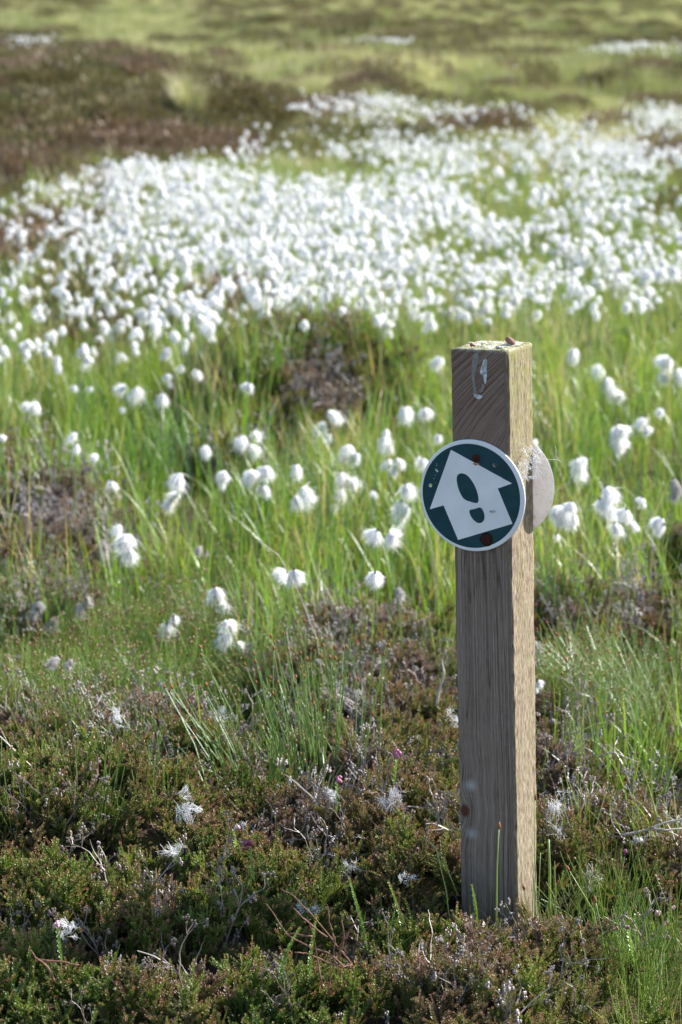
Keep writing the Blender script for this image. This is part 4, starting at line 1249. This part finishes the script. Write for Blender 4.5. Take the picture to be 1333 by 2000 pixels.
# ---- fibres snagged on the post edge
mb = MB(); fr_ = random.Random(21)
strands(mb, (0, 0, 0), (.011, .007, .016), 46, fr_, .00030, 1.6, 12, bundles=10)
strands(mb, (-.003, 0, -.016), (.009, .006, .009), 42, fr_, .00030, 2.6, 12, bundles=9)
strands(mb, (.012, .004, .006), (.018, .010, .010), 20, fr_, .00024, 1.0, 10, bundles=9)
strands(mb, (.002, 0, .018), (.005, .005, .016), 12, fr_, .00026, 1.0, 10)
d = ray(1029, 906); k = 3.098 / d.y
o = mb.build('fibre_tuft', [M['fibre']], None, False, Vector((0, 0, CAM_Z)) + d * k)
tag(o, 'fine white plant fibres snagged between the post and the rear disc', 'fibre tuft')

# ------------------------------------------------------------------ tufts of cotton caught on the heather
def tuft(px, py, wpx, hpx, nst, label, extra=.045, core=False, drift_=(0, 0, .3), curly=.8):
    P = hit(px, py, extra)
    s = P.y / FPX * 1.02
    mb = MB(); rr = random.Random(px * 7 + py)
    r = (wpx * s * .42, wpx * s * .42, hpx * s * .42)
    strands(mb, (0, 0, 0), r, int(nst * 1.1), rr, .00021, curly * 1.6, 11, Vector(drift_) + Vector((0, 0, -.25)), bundles=8)
    if core: mb.blob((0, 0, 0), (r[0] * .5, r[1] * .5, r[2] * .45), rr, .12, 12, 8)
    o = mb.build('cotton_tuft', [M['fibre']], None, False, P)
    tag(o, label, 'cotton tuft', 'loose cotton tufts caught on the heather')
    return P
tuft(368, 1575, 62, 50, 130, 'largest loose tuft of white strands, topping the heather left of the grass clump')
tuft(330, 1657, 50, 26, 70, 'flat white strand bundle on green heather below the largest tuft', drift_=(-.8, 0, .1), curly=.3)
tuft(425, 1393, 50, 42, 80, 'silky tuft swept to the right, at the left of the grass clump', drift_=(.9, 0, -.2), curly=.3)
tuft(126, 1815, 42, 40, 110, 'cobwebby white tuft tangled with a pinkish flower at lower left')
tuft(600, 1778, 30, 32, 90, 'small creamy pompom tuft above the reddish dead twigs', core=True, extra=.06, curly=1.5)
tuft(690, 1694, 44, 28, 90, 'white tuft draped over the top of a tall heath stem', drift_=(0, 0, -.5), extra=.07)
tuft(790, 1712, 28, 26, 70, 'small curly white tuft perched on a single heath stem left of the post foot', curly=2.0, extra=.06)
tuft(765, 1562, 42, 66, 90, 'long vertical wisp of white strands on brown heather left of the post', drift_=(.2, 0, -.9), curly=.5)
tuft(650, 1552, 36, 26, 50, 'thin pale wisp beside the little mauve flower at the centre')
tuft(1084, 1572, 40, 66, 110, 'feathery white tuft hooked on heather just right of the post', drift_=(-.2, 0, .8), curly=1.0)
tuft(1160, 1712, 36, 50, 45, 'sparse white strands above the pale pink flower right of the post', drift_=(.1, 0, .8))
tuft(1250, 1641, 34, 20, 60, 'compact white scrap beside the bleached sticks at right', core=True, extra=.03)
tuft(222, 1402, 52, 34, 60, 'blurred whitish tuft on grey heather at left, behind the green mound', extra=.04)
tuft(886, 1408, 24, 34, 60, 'white tuft half hidden by the left side of the post', extra=.05)
tuft(468, 1612, 22, 14, 30, 'tiny faint wisp over the dark gap above the crimson flower', extra=.04)

# ------------------------------------------------------------------ heath flowers
M['pink'] = tinted('heath_petal', [(0, (.38, .11, .22)), (1, (.46, .17, .30))], inst=False, trans=.3, gloss=.05, vary=.2, tmul=(1.2, .8, 1))
M['crimson'] = tinted('dark_heath_petal', [(0, (.28, .05, .10)), (1, (.36, .08, .15))], inst=False, trans=.2, gloss=.05, vary=.2, tmul=(1.2, .8, 1))
M['pale'] = tinted('pale_heath_petal', [(0, (.66, .42, .50)), (1, (.74, .52, .58))], inst=False, trans=.3, gloss=.05, vary=.2, tmul=(1.1, .9, 1))
def heath(px, py, size, label, mt, extra=.06, stem_px=60):
    P = hit(px, py, extra)
    s = P.y / FPX
    rr = random.Random(px + 3 * py); R0 = size * s / 2
    foot = Vector((rr.uniform(-.01, .01), .006, -max(.05, stem_px * s)))
    root = empty('heath_flower', P + foot)
    tag(root, label, 'heath flower', 'little heath flowers in the heather')
    mb = MB()
    for k in range(10):
        a = rr.uniform(0, 6.28); q = rr.random() ** .5
        c = Vector((math.cos(a) * q * R0 * .7, math.sin(a) * q * R0 * .7, rr.uniform(-.45, .45) * R0))
        d = Vector((math.cos(a) * .6 * q, math.sin(a) * .6 * q, -.7)).normalized()
        rq = Vector((0, 0, 1)).rotation_difference(d).to_matrix()
        mb.blob(c, (R0 * .34, R0 * .34, R0 * .5), rr, .04, 8, 6, 0, 0, rq)
    mb.build('blossom', [mt], root, True, -foot)
    mb = MB()
    pts = shoot(mb, (0, 0, 0), -foot, (-foot).length - R0 * .5, rr, 0, .003, .0045)
    mb.build('stem', [M['green_stem']], root)
heath(776, 1471, 24, 'bright magenta heath flower on brown heather left of the post', M['pink'])
heath(661, 1522, 17, 'small mauve heath flower behind the thin pale wisp', M['pink'])
heath(487, 1650, 26, 'dark crimson drooping heath flower with a green spike above the heather', M['crimson'])
heath(463, 1618, 15, 'faded small heath flower behind the dark crimson one', M['pale'], .03)
heath(112, 1805, 18, 'pinkish heath flower wrapped in cobwebby cotton at lower left', M['pale'])
heath(1168, 1729, 16, 'pale pink heath flower under sparse white strands right of the post', M['pale'], .04)
heath(1222, 1663, 12, 'tiny pink heath flower near the bleached sticks at right', M['pink'], .03)
heath(1262, 1738, 13, 'pale heath flower in the right grass, upper left of a small group', M['pale'], .05)
heath(1286, 1784, 16, 'pale pink heath flower in the right grass, in the middle of a small group', M['pale'], .05)
heath(1313, 1773, 15, 'whitish heath flower in the right grass, nearest the picture edge', M['pale'], .05)
heath(1300, 1805, 15, 'deeper pink heath flower in the right grass, directly under the whitish one', M['pink'], .05)
heath(1303, 1828, 14, 'pinkish heath flower in the right grass, lowest of the small group', M['pale'], .05)
heath(1246, 1786, 11, 'tiny faded heath flower left of the small group in the right grass', M['pale'], .05)
heath(1227, 1811, 11, 'tiny heath bud low in the grass, furthest left of the small right group', M['pink'], .05)

# ------------------------------------------------------------------ single stems, tufts of stems, twigs
def at_depth(px, py, y):
    d = ray(px, py); k = y / d.y
    return Vector((0, 0, CAM_Z)) + d * k
M['tipbrown'] = plain('brown_spikelet', (.26, .10, .035), .7, .3)
def stem_thing(pix, y, label, name='rush_stem', cat='rush stem', r=.0008, tip=True, mt=None, group=None, sink=.03):
    """pix: pixels from foot to tip"""
    P = [at_depth(px, py, y + .004 * i) for i, (px, py) in enumerate(pix)]
    P[0].z -= sink
    root = empty(name, P[0]); tag(root, label, cat, group)
    Q = [p - P[0] for p in P]
    fine_ = []
    for i in range(len(Q) - 1):
        for f in (0, .5): fine_.append(Q[i].lerp(Q[i + 1], f))
    fine_.append(Q[-1])
    mb = MB(); mb.tube(fine_, [r * (1.15 - .55 * i / len(fine_)) for i in range(len(fine_))], 5, 0, 0, True)
    mb.build('stem', [mt or M['green_stem']], root, True)
    if tip:
        d = (Q[-1] - Q[-2]).normalized(); e = Q[-1]
        mb = MB(); mb.tube([e - d * .001, e + d * .0015, e + d * .005, e + d * .009], [r * .9, r * 2.6, r * 2.0, r * .4], 6)
        mb.build('spikelet', [M['tipbrown']], root, True)
    return root
GR = 'single rush stems around the post foot'
stem_thing([(970, 1790), (971, 1700), (975, 1618)], 3.04, 'straight green rush stem with a brown tip in front of the shaded post face', r=.0010, group=GR)
stem_thing([(1036, 1815), (1031, 1775), (1024, 1738)], 3.03, 'short crooked rush stem with a swollen node before the lit post face', group=GR)
stem_thing([(1038, 1815), (1044, 1700), (1046, 1562)], 3.04, 'long thin rush stem following the right edge of the post', r=.0007, group=GR)
stem_thing([(1185, 1870), (1160, 1780), (1112, 1700)], 2.95, 'rush stem leaning left with a reddish tip, right of the post', group=GR)
stem_thing([(1185, 1880), (1176, 1820), (1164, 1762)], 2.90, 'shorter upright rush stem just right of the one leaning left', group=GR)
stem_thing([(1150, 1905), (1142, 1860), (1133, 1816)], 2.86, 'short rush stem with dark tip below the two leaning right of the post', group=GR)
stem_thing([(895, 1705), (865, 1675), (827, 1632)], 3.06, 'thin rush stem leaning far left across heather beside the post', group=GR)
stem_thing([(884, 1800), (872, 1740), (852, 1655), (826, 1636)], 3.05, 'pale green stem rising from heather and meeting the leaning one left of the post', tip=False, group=GR)
stem_thing([(1183, 1900), (1192, 1950), (1181, 1800)][::1] if False else [(1215, 1900), (1212, 1850), (1212, 1800)], 2.9, 'straight fine stem in the grass to the right of the leaning rushes', r=.0006, tip=False, group=GR)
stem_thing([(1052, 1790), (1053, 1740), (1056, 1665)], 3.1, 'yellowish upright stem just off the right corner of the post foot', r=.0007, tip=False, group=GR)
stem_thing([(1075, 1780), (1074, 1700), (1072, 1640)], 3.15, 'flat bright green blade standing in heather right of the post', r=.0018, tip=False, name='sedge_plant', cat='sedge', group=GR)

def tufted(name, label, base, tips, y, r, mt, tipmat=None, cat='grass clump', sink=.03, jitter=.012, leanback=.0):
    P0 = at_depth(base[0], base[1], y); P0.z -= sink
    root = empty(name, P0); tag(root, label, cat)
    mb = MB(); rr = random.Random(base[0] + base[1]); nsp = 0
    for (bx, tx, ty) in tips:
        a = at_depth(bx, base[1] + rr.uniform(-12, 12), y + rr.gauss(0, jitter)) - P0; a.z -= sink
        e = at_depth(tx, ty, y + rr.gauss(0, jitter * 3)) - P0
        mid = a.lerp(e, .5) + Vector(((e.x - a.x) * -.10, rr.gauss(0, .004), .008))
        pts = [a, a.lerp(mid, .5) + Vector((0, 0, .002)), mid, mid.lerp(e, .5) + Vector((0, 0, .002)), e]
        rs = r * rr.uniform(.8, 1.2)
        mb.tube(pts, [rs * 1.1, rs, rs * .9, rs * .8, rs * .6], 4, 0, 0, False)
        if rr.random() < .8 and nsp < 100:
            nsp += 1
            d = (e - mid).normalized(); tb = MB()
            tb.tube([e - d * .001, e + d * .0012, e + d * .004, e + d * .006], [rs * .8, rs * 2.1, rs * 1.7, rs * .4], 6)
            tb.build('spikelet', [tipmat or M['tipbrown']], root, True)
    mb.build('stems', [mt], root, True)
    return root
rr = random.Random(77)
tips = []
for (bx, tx, ty) in [(500, 392, 1266), (520, 395, 1282), (470, 333, 1352), (480, 340, 1360), (510, 405, 1340), (560, 500, 1295), (565, 506, 1310), (575, 530, 1245), (590, 537, 1248), (580, 520, 1322), (600, 555, 1240), (600, 595, 1215), (610, 560, 1282), (620, 600, 1290), (640, 588, 1278), (650, 690, 1215 + 5), (655, 672, 1262), (660, 655, 1288), (640, 620, 1330), (690, 735, 1272), (700, 712, 1330), (690, 700, 1330), (645, 610, 1320), (560, 512, 1345), (600, 545, 1330), (565, 480, 1300), (470, 380, 1400), (460, 372, 1372)]:
    tips.append((bx, tx, ty))
for k in range(42):
    b0 = rr.gauss(610, 52); tips.append((b0, b0 + rr.gauss(-8, 42), rr.uniform(1255, 1400)))
for k in range(26):
    b0 = rr.gauss(480, 26); tips.append((b0, b0 - rr.uniform(20, 110), rr.uniform(1330, 1500)))
tufted('deergrass_clump', 'fanned clump of thin green deergrass stems with brown tips left of the post', (590, 1545), tips, 3.55, .00095, M['green_stem'])
tips = []
for k in range(150):
    b0 = rr.gauss(1210, 55); tips.append((b0, b0 + rr.gauss(-55, 60), rr.uniform(1215, 1370)))
tufted('deergrass_clump', 'dense pale deergrass tussock leaning left, right of the post', (1200, 1440), tips, 4.05, .00085, tinted('pale_stem', [(0, (.26, .36, .11)), (1, (.34, .42, .17))], inst=False, trans=.25, gloss=.14, vary=.2, tip_col=(.3, .1, .03)), jitter=.03)
for label, base, c0, nb, y0 in (('broad green sedge clump at the right edge over bare peat', (1262, 1560), 1262, 16, 3.75), ('narrow sedge clump left of the one over bare peat at right', (1170, 1500), 1165, 12, 3.85)):
    P0 = at_depth(base[0], base[1], y0); P0.z -= .03
    root = empty('sedge_clump', P0); tag(root, label, 'grass clump')
    mb = MB(); q = random.Random(c0)
    for k in range(nb):
        blade(mb, (q.gauss(0, .028), q.gauss(0, .02), 0), q.uniform(0, 6.28), q.uniform(.12, .24), .0045, abs(q.gauss(.12, .1)), q.uniform(0, .6), q, tips=q.random() < .2)
    mb.build('leaves', [tinted('sedge_leaf', [(0, (.15, .27, .035)), (1, (.22, .33, .05))], inst=False, tip_col=(.4, .3, .1), trans=.45, gloss=.08, vary=.3)], root, True)

GS = 'dry pale grass stalks'
stem_thing([(650, 1350), (620, 1250), (585, 1160), (545, 1085), (500, 1050)], 4.0, 'very long bleached grass stalk slanting up left across the domed cotton head', name='dry_stalk', cat='dry stalk', r=.0007, tip=False, mt=M['stalk'], group=GS, sink=.1)
stem_thing([(112, 1560), (60, 1495), (0, 1438), (-40, 1410)], 3.35, 'bent silvery grass stalk crossing the left picture edge over heather', name='dry_stalk', cat='dry stalk', r=.0010, tip=False, mt=M['stalk'], group=GS)
stem_thing([(60, 1560), (30, 1480), (0, 1420)], 3.4, 'thinner dry stalk left of the bent silvery one', name='dry_stalk', cat='dry stalk', r=.0006, tip=False, mt=M['stalk'], group=GS)
stem_thing([(600, 1400), (575, 1330), (560, 1230)], 3.8, 'faint dry stalk rising through the fanned deergrass clump', name='dry_stalk', cat='dry stalk', r=.0006, tip=False, mt=M['stalk'], group=GS)

M['bleached'] = plain('bleached_wood', (.50, .46, .42), .8, .2, .5, 300, ((.32, .28, .25), 120))
M['redtwig'] = plain('reddish_dead_twig', (.15, .07, .045), .8, .2, .5, 300, ((.27, .15, .11), 200))
def twig(label, lines, y, r, mt, name='dead_twig', group='dead twigs among the heather'):
    P0 = at_depth(lines[0][0][0], lines[0][0][1], y)
    o = MB(); q = random.Random(len(label))
    for L_ in lines:
        pts = [at_depth(px, py, y + q.gauss(0, .004)) - P0 for px, py in L_]
        fin = []
        for i in range(len(pts) - 1):
            for f in (0, .33, .66): fin.append(pts[i].lerp(pts[i + 1], f) + Vector((q.gauss(0, .0006), q.gauss(0, .0006), q.gauss(0, .0006))))
        fin.append(pts[-1])
        o.tube(fin, [r * (1.1 - .6 * i / len(fin)) for i in range(len(fin))], 6)
    b_ = o.build(name, [mt], None, True, P0)
    tag(b_, label, 'twig', group)
twig('bleached forked twig standing behind the fanned deergrass clump', [[(712, 1380), (700, 1340), (690, 1310), (700, 1290)], [(700, 1340), (715, 1325)]], 3.95, .0022, M['bleached'])
twig('pale crooked twig against dark heather just left of the post', [[(852, 1380), (858, 1345), (868, 1318), (862, 1290), (872, 1270)]], 3.85, .0022, M['bleached'])
twig('long bleached stick lying on peat at the right edge', [[(1215, 1632), (1260, 1622), (1300, 1606), (1345, 1597)], [(1275, 1618), (1300, 1622), (1340, 1618)]], 3.3, .0020, M['bleached'])
twig('short pale stick under the broad sedge clump at right', [[(1170, 1478), (1200, 1470), (1250, 1490)]], 3.6, .0016, M['bleached'])
twig('sprawling fan of reddish dead heather twigs below the creamy pompom', [
    [(690, 1885), (660, 1850), (620, 1800), (575, 1750), (548, 1735)], [(655, 1845), (645, 1800), (640, 1770)], [(660, 1855), (690, 1810), (700, 1785)],
    [(640, 1830), (600, 1800), (570, 1770)], [(690, 1885), (670, 1890), (640, 1880), (600, 1862), (575, 1860)], [(630, 1930), (622, 1880), (612, 1830), (600, 1790)],
    [(675, 1890), (640, 1860), (610, 1850), (560, 1825), (520, 1765)], [(640, 1945), (650, 1890), (655, 1830)], [(610, 1830), (580, 1825), (556, 1822)], [(660, 1880), (672, 1840), (668, 1800)]], 2.72, .0011, M['redtwig'])
twig('thin curly pinkish twig left of the post foot', [[(797, 1840), (790, 1800), (778, 1765), (782, 1745), (760, 1740)]], 2.95, .0007, M['redtwig'])
twig('knotted dark grey twig in the shaded heather at lower left', [[(105, 1915), (95, 1890), (75, 1875), (60, 1855)], [(75, 1875), (120, 1878), (155, 1885)]], 2.62, .0014, M['redtwig'])

# spiky heath stems that carry tufts
def spike(px0, py0, px1, py1, y, label):
    a = at_depth(px0, py0, y); e = at_depth(px1, py1, y)
    a.z -= .03
    mb = MB(); q = random.Random(px0)
    shoot(mb, (0, 0, 0), e - a, (e - a).length, q, .1, .0019, .0040)
    o = mb.build('heath_spike', [M['green_stem']], None, False, a)
    tag(o, label, 'heath stem', 'leafy upright heath stems')
spike(722, 1830, 690, 1705, 2.93, 'leafy upright heath stem carrying the draped white tuft')
spike(798, 1830, 790, 1722, 2.95, 'leafy upright heath stem carrying the small curly tuft')
spike(605, 1880, 600, 1792, 2.74, 'leafy heath stem holding up the creamy pompom tuft')
spike(548, 1880, 540, 1800, 2.74, 'bright yellow-green heath stem left of the reddish twigs')
spike(933, 1770, 930, 1728, 3.05, 'short fresh green heath tip against the shaded foot of the post')

# ------------------------------------------------------------------ heather bushes and tussocks dotted over the moor
def bush(px, py, wpx, hpx, label, tintv, dens=900, name='heather_bush', y=None):
    P = hit(px, py + hpx * .5, 0.0)
    s = P.length / FPX
    rx, rz = wpx * s / 2, hpx * s * .9
    mb = MB(); q = random.Random(px * 3 + py)
    c0 = {'dark': [(0, (.045, .065, .022)), (1, (.08, .09, .035))], 'brown': [(0, (.12, .08, .065)), (1, (.17, .12, .10))], 'green': [(0, (.07, .12, .03)), (1, (.10, .16, .04))]}[tintv]
    for k in range(dens):
        a = q.uniform(0, 6.28); u = q.random() ** .5
        z = rz * math.sqrt(max(0, 1 - u * u)) * q.uniform(.55, 1.08) * (1 + .25 * math.sin(a * 3 + px))
        p = Vector((math.cos(a) * u * rx, math.sin(a) * u * rx, max(0, z)))
        d = Vector((math.cos(a) * u + q.gauss(0, .35), math.sin(a) * u + q.gauss(0, .35), 1)).normalized()
        s_ = perp(d, q); w0 = q.uniform(.006, .011); L = q.uniform(.03, .06)
        mb.add([p - s_ * w0, p + s_ * w0, p + s_ * w0 * .4 + d * L, p - s_ * w0 * .4 + d * L], [(0, 1, 2, 3)], [0, 0, .6, .6])
    P.z = float(terrain(P.x, P.y)) - .02
    root = empty(name, P); tag(root, label, 'heather bush', 'heather bushes standing on the moor')
    mb.build('foliage', [tinted('bush_leaf_' + tintv, c0, inst=False, tip_col=(.2, .13, .09), tip_amt=.5, trans=.15, gloss=.03, vary=.3)], root)
    mb = MB()
    for k in range(7):
        a = k * .9; mb.tube([(0, 0, -.02), (math.cos(a) * rx * .3, math.sin(a) * rx * .3, rz * .4), (math.cos(a) * rx * .7, math.sin(a) * rx * .7, rz * .6)], [.008, .005, .003], 5)
    mb.build('branches', [M['redtwig']], root)
bush(728, 163, 92, 34, 'dark domed heather bush standing alone in the pale grass beyond the drift', 'dark')
bush(558, 128, 52, 16, 'small dark bush left of and beyond the domed one', 'brown')
bush(946, 240, 76, 40, 'dark green bush among far cotton heads, right of centre', 'dark')
bush(918, 268, 60, 26, 'low brown bush touching the front of the dark green one', 'brown')
bush(872, 165, 80, 16, 'low brown bush right of the lone domed bush', 'brown')
bush(980, 160, 90, 14, 'flat green-brown bush in the pale grass, in the middle of its row', 'dark')
bush(1185, 106, 34, 16, 'small deep green bush in front of the far white patch at right', 'green')
bush(1015, 131, 36, 12, 'tiny green bush on the pale slope right of centre', 'green')
bush(1315, 320, 96, 60, 'brown heather bush cut by the right edge beyond the drift', 'brown')
bush(1328, 448, 44, 60, 'dark bush at the right edge within the cotton drift', 'dark')
bush(345, 285, 130, 40, 'dark heather clump under the pale tussock on the left bank', 'dark')
bush(395, 160, 110, 36, 'purplish heather dome at the right end of the left bank', 'brown')
bush(700, 190, 60, 16, 'low heather bush just in front of the lone domed one', 'brown')
bush(1160, 180, 110, 12, 'long flat brown heather patch at right of the pale slope', 'brown')

def tussock(px, py, wpx, hpx, label, stops, nb=260):
    P = hit(px, py + hpx * .45, 0.0); s = P.length / FPX
    H_ = hpx * s * 1.15; Rw = wpx * s * .5
    P.z = float(terrain(P.x, P.y)) + (.10 if px < 500 else -.01)
    mb = MB(); q = random.Random(px)
    for k in range(nb):
        a = q.uniform(0, 6.28)
        blade(mb, (math.cos(a) * Rw * .25 * q.random(), math.sin(a) * Rw * .25 * q.random(), 0), a, H_ * q.uniform(.6, 1.2), .005, abs(q.gauss(.25, .15)), q.uniform(.2, 1.0), q, n0=5)
    root = empty('grass_tussock', P); tag(root, label, 'grass tussock', 'grass tussocks on the moor')
    mb.build('leaves', [tinted('tussock_leaf', stops, inst=False, tip_col=(.6, .5, .32), tip_amt=.6, trans=.3, gloss=.05, vary=.2)], root, True)
tussock(372, 232, 150, 90, 'pale fountain-shaped grass tussock on the brown left bank', [(0, (.36, .36, .20)), (1, (.42, .40, .22))])
tussock(1078, 352, 110, 80, 'tawny rush tussock between the two white drifts at right', [(0, (.26, .24, .10)), (1, (.32, .26, .12))])
tussock(980, 345, 90, 60, 'thin tawny rush tussock left of the taller one between the drifts', [(0, (.28, .27, .12)), (1, (.34, .29, .14))], 150)
tussock(600, 290, 140, 60, 'sparse brownish rush tussock behind the middle of the drift', [(0, (.24, .24, .10)), (1, (.32, .27, .13))], 160)
